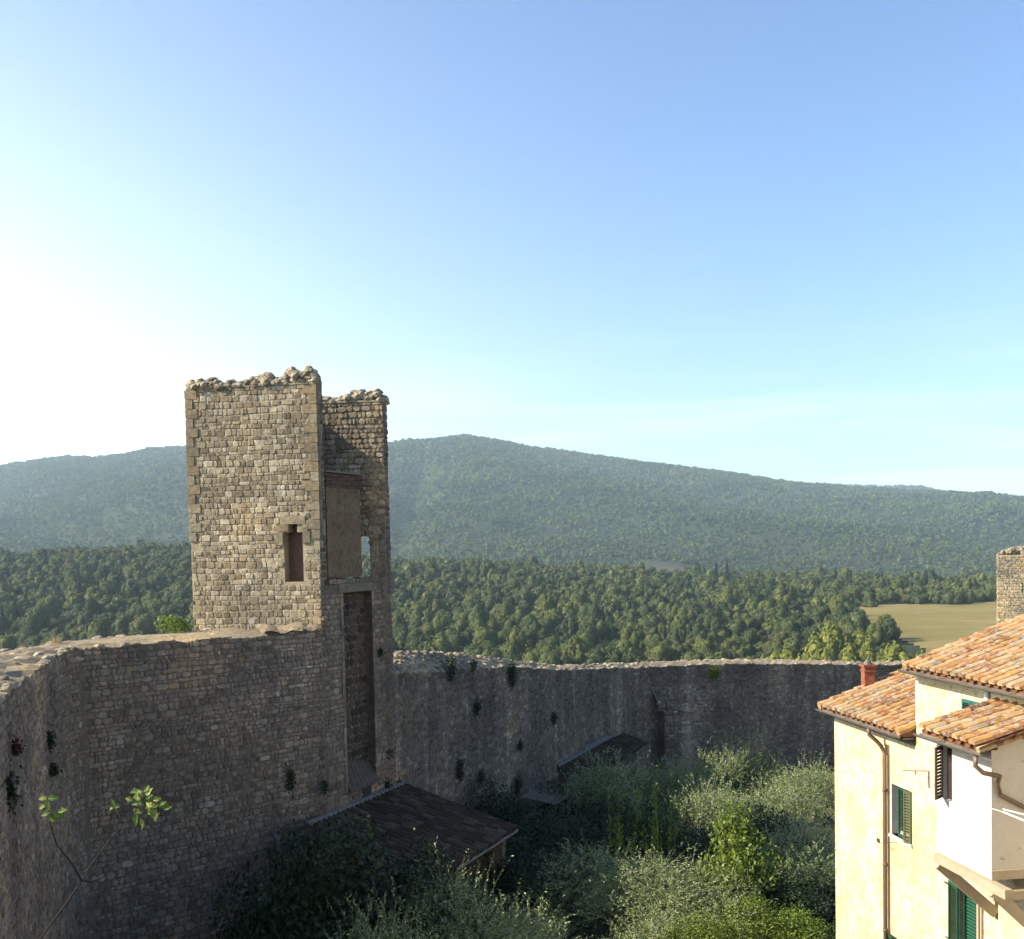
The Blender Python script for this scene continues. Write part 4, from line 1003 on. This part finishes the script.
    shutter('shutter', w1, a+.24, .06, z0+.01, z1-.01, .36, R(4), GREEN)
    shutter('shutter', w1, b+.0, -.02, z0-.02, z1-.01, .27, R(172), TANSH, label='brown faded shutter leaf')
    a, b, z0, z1 = W2
    w2 = window(W2, 'tall doorway window with green shutters below the bay', .15)
    shutter('shutter', w2, a, -.03, z0, z1-.02, .48, R(9), GREEN)
    shutter('shutter', w2, b-.02, .12, z0, z1-.02, .66, R(178), GREEN)
    st = MB(); st.box(hp(b+.02, -.06, z0), hd(.07, 0), hd(0, .08), (0, 0, z1-z0)); st.box(hp(b+.13, -.05, z0), hd(.05, 0), hd(0, .07), (0, 0, z1-z0-.1)); st.build('post', BEAMP, w2)
    hg = MB(); hg.box(hp(a-.14, -.06, z1-.12), hd(.16, 0), hd(0, .04), (0, 0, .03)); hg.box(hp(a-.1, -.06, z1-1.3), hd(.12, 0), hd(0, .03), (0, 0, .02)); hg.build('hinge', IRON, w2)
    a, b, z0, z1 = W3
    w3 = window(W3, 'small window with teal shutters under the upper eaves', .1)
    shutter('shutter', w3, a+.0, -.02, z0, z1, (b-a)/2-.01, 0, GREEN_L); shutter('shutter', w3, (a+b)/2+.01, -.02, z0, z1, (b-a)/2-.01, 0, GREEN_L)
    a, b, z0, z1 = W4
    w4 = window(W4, 'window whose shutter top shows at the bottom edge', .12); shutter('shutter', w4, a, -.02, z0, z1, .36, R(12), GREEN)
    # ---- bay
    bw = -1.2
    ba, _ = hf(936.5, 790, bw); bb, bz0 = hf(991.5, 872, bw); bzt = hf(991.5, 757, bw)[1]
    bz0 = hf(991.5, 880, bw)[1]
    s0, sz1 = hf(943, 738, bw); s1, _ = hf(952, 750, bw); sz0 = hf(947, 800, bw)[1]; WB = (s0, s1, sz0, bzt-.06)
    bay = MB(); hslab(bay, bw, ba, bb, bz0, bzt+.12, .12, [WB])
    bay.box(hp(bb-.12, bw+.121, bz0), hd(.12, 0), hd(0, 1.08), (0, 0, bzt+.30-bz0)); bay.box(hp(ba, bw+.121, bz0), hd(.12, 0), hd(0, 1.08), (0, 0, bzt+.30-bz0)); bay.box(hp(ba+.121, bw+.121, bz0), hd(bb-ba-.242, 0), hd(0, 1.08), (0, 0, .1))
    by = bay.build('bay', STUCCO_W, root, label='boxed-out white bay carried on timber brackets')
    ledge = MB(); ledge.box(hp(bb+.002, bw-.01, bz0), hd(.03, 0), hd(0, 1.2), (0, 0, .17)); ledge.build('ledge', BEAMP, by)
    bwf = MB(); bwf.box(hp(s0, bw+.09, sz0), hd(s1-s0, 0), hd(0, .02), (0, 0, bzt-sz0)); bwi = bwf.build('window', BROWN, by)
    shutter('shutter', bwi, s0-.01, bw-.01, sz0+.03, bzt-.08, .34, R(52), BROWN)
    # bay roof
    rb = MB(); bov = .36; S2 = Vector((HN.x, HN.y, .28)).normalized(); N2 = Vector((HT.x, HT.y, 0)).cross(S2)
    if N2.z < 0: N2 = -N2
    zc = hf(921, 729, bw-bov)[1]; tc0 = hf(921, 729, bw-bov)[0]; tc1 = hf(980, 750, bw-bov)[0]; o = hp(tc0, bw-bov, zc); L = 1.56*1.04
    rb.box(o-N2*.09, hd(tc1-tc0, 0), S2*L, N2*.075, 1)
    npc = 7; pc = (tc1-tc0-.12)/(npc-.5)
    tile_roof(rb, o+N2*.015-S2*.05+hd(.12, 0), Vector((HT.x, HT.y, 0)), S2, npc, 5, pc, .35, .10)
    for k in range(5):
        for tt in (tc1-.0,):
            c0 = hp(tt, bw-bov, zc)+S2*(k*.35-.05); rb.tube([c0-N2*.03, c0+S2*.4-N2*.05], [.06, .05], 8, 0)
    rb.build('bay_roof', [TILE, TILE_BASE], root, label='small tiled roof over the white bay')
    gutter(tc0-.08, tc1+.02, bw-bov-.05, zc-.09)
    # bay downpipe
    dp = MB(); tz = tc1-.06; w0 = bw-bov-.05
    dp.tube([hp(tz, w0, zc-.16), hp(tz, w0, zc-.34), hp(tz+.05, w0+.12, zc-.46), hp(tz+.12, bw-.02, zc-.52), hp(bb+.05, bw+.08, zc-.72), hp(bb+.06, bw+.14, zc-.92), hp(bb+.06, bw+.6, zc-1.16), hp(bb+.06, bw+1.19, zc-1.38)], .045, 8)
    dp.build('downpipe', PIPE, root, smooth=True, label='brown pipe bending round the bay corner')
    # timbers: beam under the bay and braces
    tm = MB(); a0, za = hf(934, 862, bw-.1); a1, zb2 = hf(1005, 888, bw-.1)
    zbm = bz0-.004; tm.box(hp(a0, bw-.10, zbm-.17), hd(a1-a0, 0), hd(0, .15), (0, 0, .168)); tm.build('beam', BEAMP, root)
    def brace(P0, P1, up, th=.13):
        m_ = MB(); d = (P1-P0).normalized(); sd = d.cross(up).normalized(); u_ = sd.cross(d).normalized()
        m_.box(P0-sd*th/2-u_*.12, d*(P1-P0).length, sd*th, u_*.2); return m_.build('brace', BEAMP, root)
    q0t, q0z = hf(944, 866, bw-.03); q1t, q1z = hf(988, 913, -.08)
    brace(hp(a0+.06, bw-.03, zbm-.18), hp(a0+.06, -.02, zbm-1.25), Vector((0, 0, 1)), .12)
    brace(hp(bb+.02, bw+.02, zbm-.18), hp(bb+.02, -.02, zbm-1.25), Vector((0, 0, 1)), .12)
    sb = MB(); sb.box(hp(bb-.05, bw-.02, zbm-.36), hd(.14, 0), hd(0, 1.22), (0, 0, .16)); sb.build('beam', BEAMP, root)
    # chimney of the lower roof
    pc_ = at(868, 676, 28.05); zt = at(868, 664, 28.05).z
    zroof = zr1+.3*((Vector((pc_.x, pc_.y))-HO).dot(HN)+ov)
    ch = MB(); cx = Vector((pc_.x, pc_.y)); zb_ = zroof-.5
    ch.box(v2(cx-Vector((.13, .13)), zb_), (.27, 0, 0), (0, .3, 0), (0, 0, zt-zb_-.07)); ch.box(v2(cx-Vector((.15, .15)), zt-.2), (.31, 0, 0), (0, .34, 0), (0, 0, .05))
    ch.box(v2(cx-Vector((.17, .17)), zt-.068), (.35, 0, 0), (0, .38, 0), (0, 0, .06)); cc = ch.build('chimney', simple('red_chimney_brick', (.22, .075, .042), .3, 10, bump=.01), R1)
    cap = MB(); cap.tube([v2(cx+Vector((0, .02)), zt-.05), v2(cx+Vector((0, .02)), zt+.06), v2(cx+Vector((0, .02)), zt+.14)], [.11, .09, .02], 8); cap.build('chimney_cap', GUTTER, cc)
    # iron brackets and clothes lines
    ir = MB(); t1_, z1_ = hf(907, 770.5, -.25); t2_, z2_ = hf(928.5, 771, -.02)
    ir.tube([hp(t2_-.15, -.55, z2_), hp(t2_, -.02, z2_)], .012, 5); ir.tube([hp(t2_, -.02, z2_), hp(t2_+.01, -.02, z2_-.38)], .012, 5); ir.tube([hp(t2_-.05, -.3, z2_), hp(t2_-.05, -.3, z2_-.09)], .012, 5); ir.build('iron_bracket', IRON, root)
    def rack(px0, py0, px1, py1, wv):
        t, z = hf(px0, py0, 0); 
        ln = MB(); ln.tube([hp(t, -.0, z), hp(t, -.75, z+.02)], .012, 5)
        for k in (.25, .45, .65): ln.box(hp(t-.02, -k-.02, z+.01), hd(.02, 0), hd(0, .03), (0, 0, .09))
        return ln
    t, z = hf(897, 842); ln = MB(); ln.tube([hp(t, 0, z), hp(t, -.42, z+.0)], .009, 5); ln.tube([hp(t-.0, -.38, z), hp(.15, -.38, z)], .002, 4)
    ln.tube([hp(.15, 0, z), hp(.15, -.4, z)], .009, 5)
    for k in range(5): ln.box(hp(t-.12-.03*k, -.39, z-.04), hd(.012, 0), hd(0, .02), (0, 0, .1))
    ln.build('clothes_line', GUTTER, root)
    p = at(1003, 812, 18.6); ln = MB(); t3, z3 = (Vector((p.x, p.y))-HO).dot(HT), p.z
    a = at(990, 808, 18.9); b = at(1028, 822, 17.9); c = at(1030, 816, 18.1)
    ln.tube([a, p], .006, 4); ln.tube([p, b], .016, 5); ln.tube([p+Vector((0, 0, .05)), c], .012, 5); ln.build('drying_rack', WHITEP, root)
    return root
HOUSE = house()

# ------------------------------------------------------------------ sheds in the garden
def shed_big():
    a = at(402, 783, 37.6); b = at(306, 826, 31.6)
    p0 = A_+uAD*((Vector((a.x, a.y))-A_).dot(uAD)); z = a.z
    P0 = A_+uAD*4.75+nAD*.05; P1 = A_-uAD*1.3+nAD*.05; z = hitAD(400, 785)[1]
    root = empty('tiled_shed', (*(A_+nAD*2), -12.9), label='large lean-to shed with dark old tiled roof against the foot of the tower', cat='shed')
    E = (P1-P0).normalized(); L = 4.4; sl = .27
    S = Vector((-nAD.x, -nAD.y, sl)).normalized(); Ln = L*math.sqrt(1+sl*sl); O = v2(P0+nAD*L, z-L*sl)
    N = Vector((E.x, E.y, 0)).cross(S); N = N if N.z > 0 else -N
    W_ = (P1-P0).length
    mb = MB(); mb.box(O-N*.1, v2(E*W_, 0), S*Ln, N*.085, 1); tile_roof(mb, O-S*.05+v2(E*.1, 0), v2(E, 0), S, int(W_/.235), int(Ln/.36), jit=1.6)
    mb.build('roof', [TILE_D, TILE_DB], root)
    fl = MB(); fl.box(v2(P0-uAD*-.05+nAD*.0, z-.03), v2(E*W_, 0), v2(nAD*.14, -.02), (0, 0, .16)); fl.build('flashing', WHITEMORT, root)
    wl = MB(); q = P0+nAD*.1
    zz = z-L*sl-.15
    wl.box(v2(P0+nAD*(L-.35), -14.2), v2(E*W_, 0), v2(-nAD*.25, 0), (0, 0, zz+12.2+.0)); 
    for PP in (P0+E*.15, P1-E*.4):
        wl.add([v2(PP+nAD*.1, -14.2), v2(PP+nAD*(L-.35), -14.2), v2(PP+nAD*(L-.35), zz+.04), v2(PP+nAD*.1, z-.2), v2(PP+E*.25+nAD*.1, -14.2), v2(PP+E*.25+nAD*(L-.35), -14.2), v2(PP+E*.25+nAD*(L-.35), zz+.04), v2(PP+E*.25+nAD*.1, z-.2)],
               [(0, 1, 2, 3), (7, 6, 5, 4), (0, 3, 7, 4), (1, 5, 6, 2), (3, 2, 6, 7), (0, 4, 5, 1)])
    wl.build('wall', S_CURT, root)
    gm = MB(); gm.tube([O-N*.09-v2(nAD*-.04, 0), O-N*.09+v2(E*W_+nAD*.04, 0)], .06, 8); gm.build('gutter', GUTTER, root)
shed_big()
def shed_small():
    I = CURT2[1]
    def tpx(px, z): return min((abs(proj((*I.at(t)[0], z))[0]-px), t) for t in [i*.05 for i in range(int(I.L*20))])[1]
    t0 = tpx(556, -9.8); t1 = tpx(612, -9.8)
    p0, _, d = I.at(t0); p1, _, _ = I.at(t1); d = (p1-p0).normalized(); n = Vector((d.y, -d.x)); z = at(590, 750, (p0.y+p1.y)/2).z
    root = empty('tiled_shed', (*(p0.lerp(p1, .5)+n), -14), label='small lean-to shed with brown tiled roof at the foot of the far wall', cat='shed')
    W_ = (p1-p0).length; L = 1.7; sl = .3; S = Vector((-n.x, -n.y, sl)).normalized(); O = v2(p0+n*(L+.05), z-L*sl); N = v2(d, 0).cross(S); N = N if N.z > 0 else -N
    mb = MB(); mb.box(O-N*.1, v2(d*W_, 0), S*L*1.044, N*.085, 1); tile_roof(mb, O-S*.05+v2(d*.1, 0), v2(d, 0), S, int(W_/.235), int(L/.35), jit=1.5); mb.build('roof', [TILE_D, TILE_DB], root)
    fl = MB(); fl.box(v2(p0+n*.05, z), v2(d*W_, 0), v2(n*.12, 0), (0, 0, .12)); fl.box(v2(p0+n*.05+d*W_*.45, z+.1), v2(d*W_*.4, 0), v2(n*.2, 0), (0, 0, .2)); fl.build('flashing', WHITEMORT, root)
    wl = MB(); wl.box(v2(p0+d*.1+n*.05, -15.5), v2(d*(W_-.2), 0), v2(n*(L-.3), 0), (0, 0, z-L*sl+15.5-.12)); wl.build('wall', WOODW, root)
    # plank canopy
    c = at(537, 791, 47.5); mb = MB(); o = Vector(c)-v2(d*1.4, 0)
    r2 = empty('plank_canopy', (c.x, c.y, float(ground_z(c.x, c.y))), label='pale flat plank canopy beside the small shed under the far wall', cat='canopy')
    for k in range(7): mb.box(o+v2(n*(k*.24-.2), -.03*k), v2(d*2.6, 0), v2(n*.22, -.025), (0, 0, .03))
    mb.build('planks', simple('pale_planks', (.13, .11, .085), .3, 3), r2)
    pm = MB()
    for a, b in ((0.1, 0), (2.4, 0), (.1, 1.3), (2.4, 1.3)):
        q = o+v2(d*a+n*b, 0); pm.box((q.x, q.y, -14.5), (.08, 0, 0), (0, .08, 0), (0, 0, q.z-.05*0+14.5-.2))
    pm.build('frame', WOODW, r2)
shed_small()

# ------------------------------------------------------------------ wall plants
def tuft(px, py, w, h, where, label, mat=None, name='wall_plant', red=False):
    """hanging tuft on the wall face"""
    if where == 1 or where == 2:
        I = (CURT1 if where == 1 else CURT2)[1]; best = None
        for i in range(int(I.L*20)):
            t = i*.05; p, z, d = I.at(t)
            q = hit(px, py, (p.x, p.y, 0), (d.y, -d.x, 0)); e = abs((Vector((q.x, q.y))-p).length)
            if p.y > 5 and (best is None or e < best[0]): best = (e, q, Vector((d.y, -d.x)))
        q, n = best[1], best[2]
    elif where == 3: q = hit(px, py, v2(A_, 0), v2(nAD, 0)); n = nAD
    k = q.y/F; w *= k; h *= k; N_ = int(90+w*h*700)
    P = rng.normal(size=(N_, 3))*np.array([w*.27, .07, h*.25]); P[:, 1] = np.abs(P[:, 1])+.05
    c, s = n.x, n.y
    # local y -> normal
    X = np.stack([-s*P[:, 0]+c*P[:, 1], c*P[:, 0]+s*P[:, 1], P[:, 2]], 1)
    V, Fq = leaves(X, unit(rdir(N_)+np.array([c*.3, s*.3, -.5])), .09, .05)
    e = link(name, np_mesh(name, V, Fq, mat or L_DARK)); e.location = q; tag(e, label, 'plant', 'plants rooted in the walls')
T = [(5, 790, 9, 44, 1, 'long dark hanging plant at the left edge of the near wall'), (46, 741, 11, 20, 1, 'upper dark tuft near the bend of the near wall'), (49, 770, 13, 13, 1, 'dark tuft just under another near the bend of the near wall'),
     (289, 779, 9, 26, 1, 'dark hanging plant low on the near wall, left of the tower foot'), (322, 787, 8, 14, 3, 'dark tuft at the foot of the tower beside the niche'), (388, 752, 8, 14, 3, 'dark tuft on the tower pier right of the niche'), (385, 786, 7, 16, 3, 'dark tuft at the top of the shed flashing'), (397, 786, 9, 12, 2, 'dark tuft in the corner of tower and far wall'), (378, 652, 6, 9, 3, 'small dark tuft halfway up the tower pier'),
     (475, 707, 12, 18, 2, 'dark round plant in the upper middle of the far wall'), (458, 770, 13, 22, 2, 'dark hanging plant low on the far wall above the big shed'), (479, 778, 11, 15, 2, 'small dark plant low on the far wall, right of a longer one'), (510, 673, 18, 30, 2, 'large dark plant hanging from the top of the far wall'), (449, 668, 16, 26, 2, 'dark plant hanging over the broken lit end of the far wall'), (552, 718, 10, 12, 2, 'small dark tuft on the pale streaked part of the far wall'), (518, 746, 8, 10, 2, 'tiny tuft low in the middle of the far wall'), (516, 784, 16, 18, 2, 'dark plant at the foot of the far wall above the plank canopy'), (471, 665, 14, 12, 2, 'low dark plant under the rim of the far wall')]
for px, py, w, h, wh, lab in T: tuft(px, py, w, h, wh, lab)
tuft(10, 748, 13, 16, 1, 'dark red plant at the left edge of the near wall', RED)
tuft(713, 673, 14, 14, 2, 'bright green plant growing from the rim of the far wall', L_LIME)
def top_plant(px, py, Y, mesh, s, label, name='leafy_plant', cat='plant'):
    p = at(px, py, Y); o = link(name, mesh); o.location = p; o.scale = (s, s, s); tag(o, label, cat)
V, Fq = broad_crown(.6, .9, 420, .13, .07, 9, .2, .95); top_plant(177, 637, 33.2, np_mesh('leafy_plant', V, Fq, L_LIME), .95, 'yellow-green leafy plant on the wall top at the left side of the tower')
def grass_tuft():
    n = 90; A = unit(np.stack([rng.normal(0, .5, n), rng.normal(0, .5, n), np.ones(n)], 1)); L = rng.uniform(.2, .5, n); return np_mesh('dry_grass', *leaves(A*L[:, None]*.5, A, L, .02), L_DRY)
top_plant(56, 648, 29.2, grass_tuft(), .9, 'dry straw-coloured grass tuft on the wall top near the left edge', 'dry_grass', 'grass')
top_plant(22, 651, 28.0, grass_tuft(), .5, 'small dry grass tuft on the wall top at the left edge', 'dry_grass', 'grass')

# near fig sapling at lower left
def sapling():
    Y = 8.0
    root = empty('fig_sapling', at(20, 1010, Y), label='bare fig sapling with a few large leaves in front of the near wall', cat='sapling')
    P = lambda x, y, dy=0: at(x, y, Y+dy)
    mb = MB()
    mb.tube([P(-15, 1010), P(20, 957), P(40, 939), P(60, 912), P(82, 881)], [.010, .008, .0075, .007, .006], 7)
    mb.tube([P(82, 881), P(72, 864, -.1), P(57, 845, -.15), P(51, 828, -.2), P(47, 798, -.25)], [.008, .007, .006, .005, .003], 6)
    mb.tube([P(82, 881), P(90, 866, .15), P(106, 845, .3), P(123, 824, .4), P(135, 816, .45), P(148, 812, .5), P(160, 808, .5)], [.006, .0055, .005, .004, .004, .003, .002], 6)
    mb.tube([P(82, 881), P(92, 881.5, .1), P(100, 879, .15), P(109, 871, .2)], [.007, .006, .005, .003], 5)
    mb.tube([P(123, 824, .4), P(118, 813, .45), P(114, 806, .5)], [.005, .004, .003], 5); mb.tube([P(135, 816, .45), P(136, 808, .5), P(144, 797, .5)], [.005, .004, .003], 5)
    mb.build('stem', TWIG, root, smooth=True)
    lf = MB()
    def leaf(x, y, ang, L, tilt, dy=.45):
        c = P(x, y, dy); L = L*Y/F*.8
        a = Vector((math.cos(ang), rnd.uniform(-.4, .4), math.sin(ang))).normalized(); nn = Vector((rnd.uniform(-.7, -.1), -1, tilt)).normalized(); b = a.cross(nn).normalized(); nn = b.cross(a)
        out = [(0, .02), (.12, .20), (.30, .17), (.38, .34), (.56, .30), (.6, .19), (.8, .16), (1, 0)]
        pts = [(x_, y_) for x_, y_ in out]+[(x_, -y_) for x_, y_ in out[-2::-1]]
        n = len(pts); vs = [c+a*(x_*L)+b*(y_*L)+nn*(abs(y_)*L*.35-.25*x_*x_*L) for x_, y_ in pts]; mid = [c, c+a*L*.5-nn*.06*L]
        lf.add(vs+[c+a*L*.45-nn*.05*L], [(i, i+1, n) for i in range(n-1)])
    for x, y, an, L in [(143, 798, 2.4, 17), (146, 796, 1.0, 14), (140, 806, 2.0, 14), (147, 808, .6, 14), (137, 814, 4.4, 18), (150, 810, -.9, 15), (156, 809, 4.5, 18), (158, 806, .2, 14), (148, 805, 1.6, 13), (133, 800, 2.9, 12), (153, 800, 0.2, 12), (163, 806, -.3, 11), (139, 790, 3.3, 13), (146, 793, 1.7, 9), (137, 802, 1.7, 14), (141, 818, -1.4, 12)]: leaf(x, y, an, L, rnd.uniform(.1, .9))
    for _ in range(20): leaf(rnd.gauss(148, 8), rnd.gauss(805, 8), rnd.uniform(0, 6.28), rnd.uniform(7, 13), rnd.uniform(-.2, 1.), .45+rnd.uniform(-.1, .1))
    for _ in range(3): leaf(rnd.gauss(52, 5), rnd.gauss(808, 8), rnd.uniform(0, 6.28), rnd.uniform(7, 11), rnd.uniform(0, 1.), -.25)
    for x, y, an, L in [(47, 799, 3.0, 11), (48, 798, .1, 13), (53, 812, -.6, 15), (50, 815, -1.3, 13), (50, 812, 3.4, 12), (58, 812, .4, 12)]: leaf(x, y, an, L, rnd.uniform(.3, 1.), -.25)
    for x, y, an, L in [(114, 806, 1.8, 9), (114, 807, .2, 9), (113, 808, 3.4, 8)]: leaf(x, y, an, L, .6, .5)
    lf.build('leaves', L_FIG, root)
sapling()

# ------------------------------------------------------------------ air
def haze():
    mb = MB(); mb.box((-8800, -8800, HZ0), (17600, 0, 0), (0, 17600, 0), (0, 0, HZ1-HZ0))
    m = bpy.data.materials.new('haze_air'); m.use_nodes = True; t = m.node_tree; t.nodes.remove(t.nodes['Principled BSDF'])
    v = t.nodes.new('ShaderNodeVolumePrincipled'); v.inputs['Color'].default_value = (.66, .85, .98, 1); v.inputs['Density'].default_value = HAZE_D; v.inputs['Anisotropy'].default_value = .2
    t.links.new(v.outputs[0], t.nodes['Material Output'].inputs['Volume'])
    o = mb.build('haze', m); tag(o, kind='stuff')
gv = bpy.data.objects['ground'].data; co = np.empty(len(gv.vertices)*3, np.float32); gv.vertices.foreach_get('co', co); co = co.reshape(-1, 3)
HZ0 = float(co[:, 2].min())-1; HZ1 = float(co[:, 2].max())+45; HAZE_D = .9e-4
haze()

# ------------------------------------------------------------------ light and sky
EL = 32; AZ = 261.5     # clockwise from +Y
w = bpy.data.worlds.new('World'); scene.world = w; w.use_nodes = True; nt = w.node_tree
bg = nt.nodes['Background']; sky = nt.nodes.new('ShaderNodeTexSky'); sky.sky_type = 'NISHITA'; sky.sun_disc = False
sky.sun_elevation = R(EL); sky.sun_rotation = R(AZ); sky.air_density = 1.0; sky.dust_density = 1.4; sky.ozone_density = 1.6; sky.altitude = 270
def nn(t, **k):
    q = nt.nodes.new(t)
    for a_, v_ in k.items(): setattr(q, a_, v_)
    return q
# broad aureole of the hazy morning sun, tied to the sun's own direction, strongest low over the horizon
tc_ = nn('ShaderNodeTexCoord'); dt = nn('ShaderNodeVectorMath', operation='DOT_PRODUCT'); nt.links.new(tc_.outputs['Generated'], dt.inputs[0])
aa = R(AZ+4); dt.inputs[1].default_value = (math.sin(aa), math.cos(aa), .0)
m1 = nn('ShaderNodeMapRange'); m1.inputs[1].default_value = -.45; m1.inputs[2].default_value = 1.0; nt.links.new(dt.outputs['Value'], m1.inputs[0])
pw_ = nn('ShaderNodeMath', operation='POWER'); nt.links.new(m1.outputs[0], pw_.inputs[0]); pw_.inputs[1].default_value = 2.2
sx = nn('ShaderNodeSeparateXYZ'); nt.links.new(tc_.outputs['Generated'], sx.inputs[0])
m2 = nn('ShaderNodeMapRange'); m2.inputs[1].default_value = 0.; m2.inputs[2].default_value = .75; m2.inputs[3].default_value = 1; m2.inputs[4].default_value = 0; nt.links.new(sx.outputs['Z'], m2.inputs[0])
p2 = nn('ShaderNodeMath', operation='POWER'); nt.links.new(m2.outputs[0], p2.inputs[0]); p2.inputs[1].default_value = 2.0
mu = nn('ShaderNodeMath', operation='MULTIPLY'); nt.links.new(pw_.outputs[0], mu.inputs[0]); nt.links.new(p2.outputs[0], mu.inputs[1])
tint = nn('ShaderNodeMix', data_type='RGBA', blend_type='MULTIPLY'); tint.inputs[0].default_value = 1; tint.inputs[7].default_value = (.91, 1.01, 1.14, 1); nt.links.new(sky.outputs[0], tint.inputs[6])
sc_ = nn('ShaderNodeVectorMath', operation='SCALE'); sc_.inputs[0].default_value = (19, 18.6, 17.2); nt.links.new(mu.outputs[0], sc_.inputs['Scale'])
ad = nn('ShaderNodeVectorMath', operation='ADD'); nt.links.new(tint.outputs[2], ad.inputs[0]); nt.links.new(sc_.outputs[0], ad.inputs[1])
# thin cirrus low in the sky
cm = nn('ShaderNodeMapping'); cm.inputs['Scale'].default_value = (2.2, 2.2, 26); cm.inputs['Rotation'].default_value = (0, R(3), 0); nt.links.new(tc_.outputs['Generated'], cm.inputs['Vector'])
cn = nn('ShaderNodeTexNoise'); cn.inputs['Scale'].default_value = 1.6; cn.inputs['Detail'].default_value = 6; nt.links.new(cm.outputs[0], cn.inputs['Vector'])
cr = nn('ShaderNodeMapRange'); cr.inputs[1].default_value = .44; cr.inputs[2].default_value = .72; nt.links.new(cn.outputs['Fac'], cr.inputs[0])
cb = nn('ShaderNodeMapRange'); cb.inputs[1].default_value = .20; cb.inputs[2].default_value = .06; nt.links.new(sx.outputs['Z'], cb.inputs[0])
cc_ = nn('ShaderNodeMath', operation='MULTIPLY'); nt.links.new(cr.outputs[0], cc_.inputs[0]); nt.links.new(cb.outputs[0], cc_.inputs[1])
cs_ = nn('ShaderNodeVectorMath', operation='SCALE'); cs_.inputs[0].default_value = (1.6, 1.25, 1.0); nt.links.new(cc_.outputs[0], cs_.inputs['Scale'])
ad2 = nn('ShaderNodeVectorMath', operation='ADD'); nt.links.new(ad.outputs[0], ad2.inputs[0]); nt.links.new(cs_.outputs[0], ad2.inputs[1])
nt.links.new(ad2.outputs[0], bg.inputs['Color']); bg.inputs['Strength'].default_value = .10
sd = bpy.data.lights.new('sun', 'SUN'); sd.energy = 5.0; sd.angle = R(.53); sd.color = (1, .89, .70)
so = bpy.data.objects.new('sun', sd); COL.objects.link(so)
a = R(AZ); to_sun = Vector((math.sin(a)*math.cos(R(EL)), math.cos(a)*math.cos(R(EL)), math.sin(R(EL))))
so.rotation_euler = to_sun.to_track_quat('Z', 'Y').to_euler()
vs_ = scene.view_settings; vs_.view_transform = 'Standard'; vs_.look = 'None'; vs_.exposure = 1.2; vs_.gamma = 1; vs_.use_curve_mapping = False
scene.render.engine = 'CYCLES'; cy = scene.cycles; cy.max_bounces = 6; cy.diffuse_bounces = 3; cy.volume_bounces = 1; cy.transparent_max_bounces = 8; cy.use_denoising = True
cy.use_adaptive_sampling = True; cy.adaptive_threshold = .02
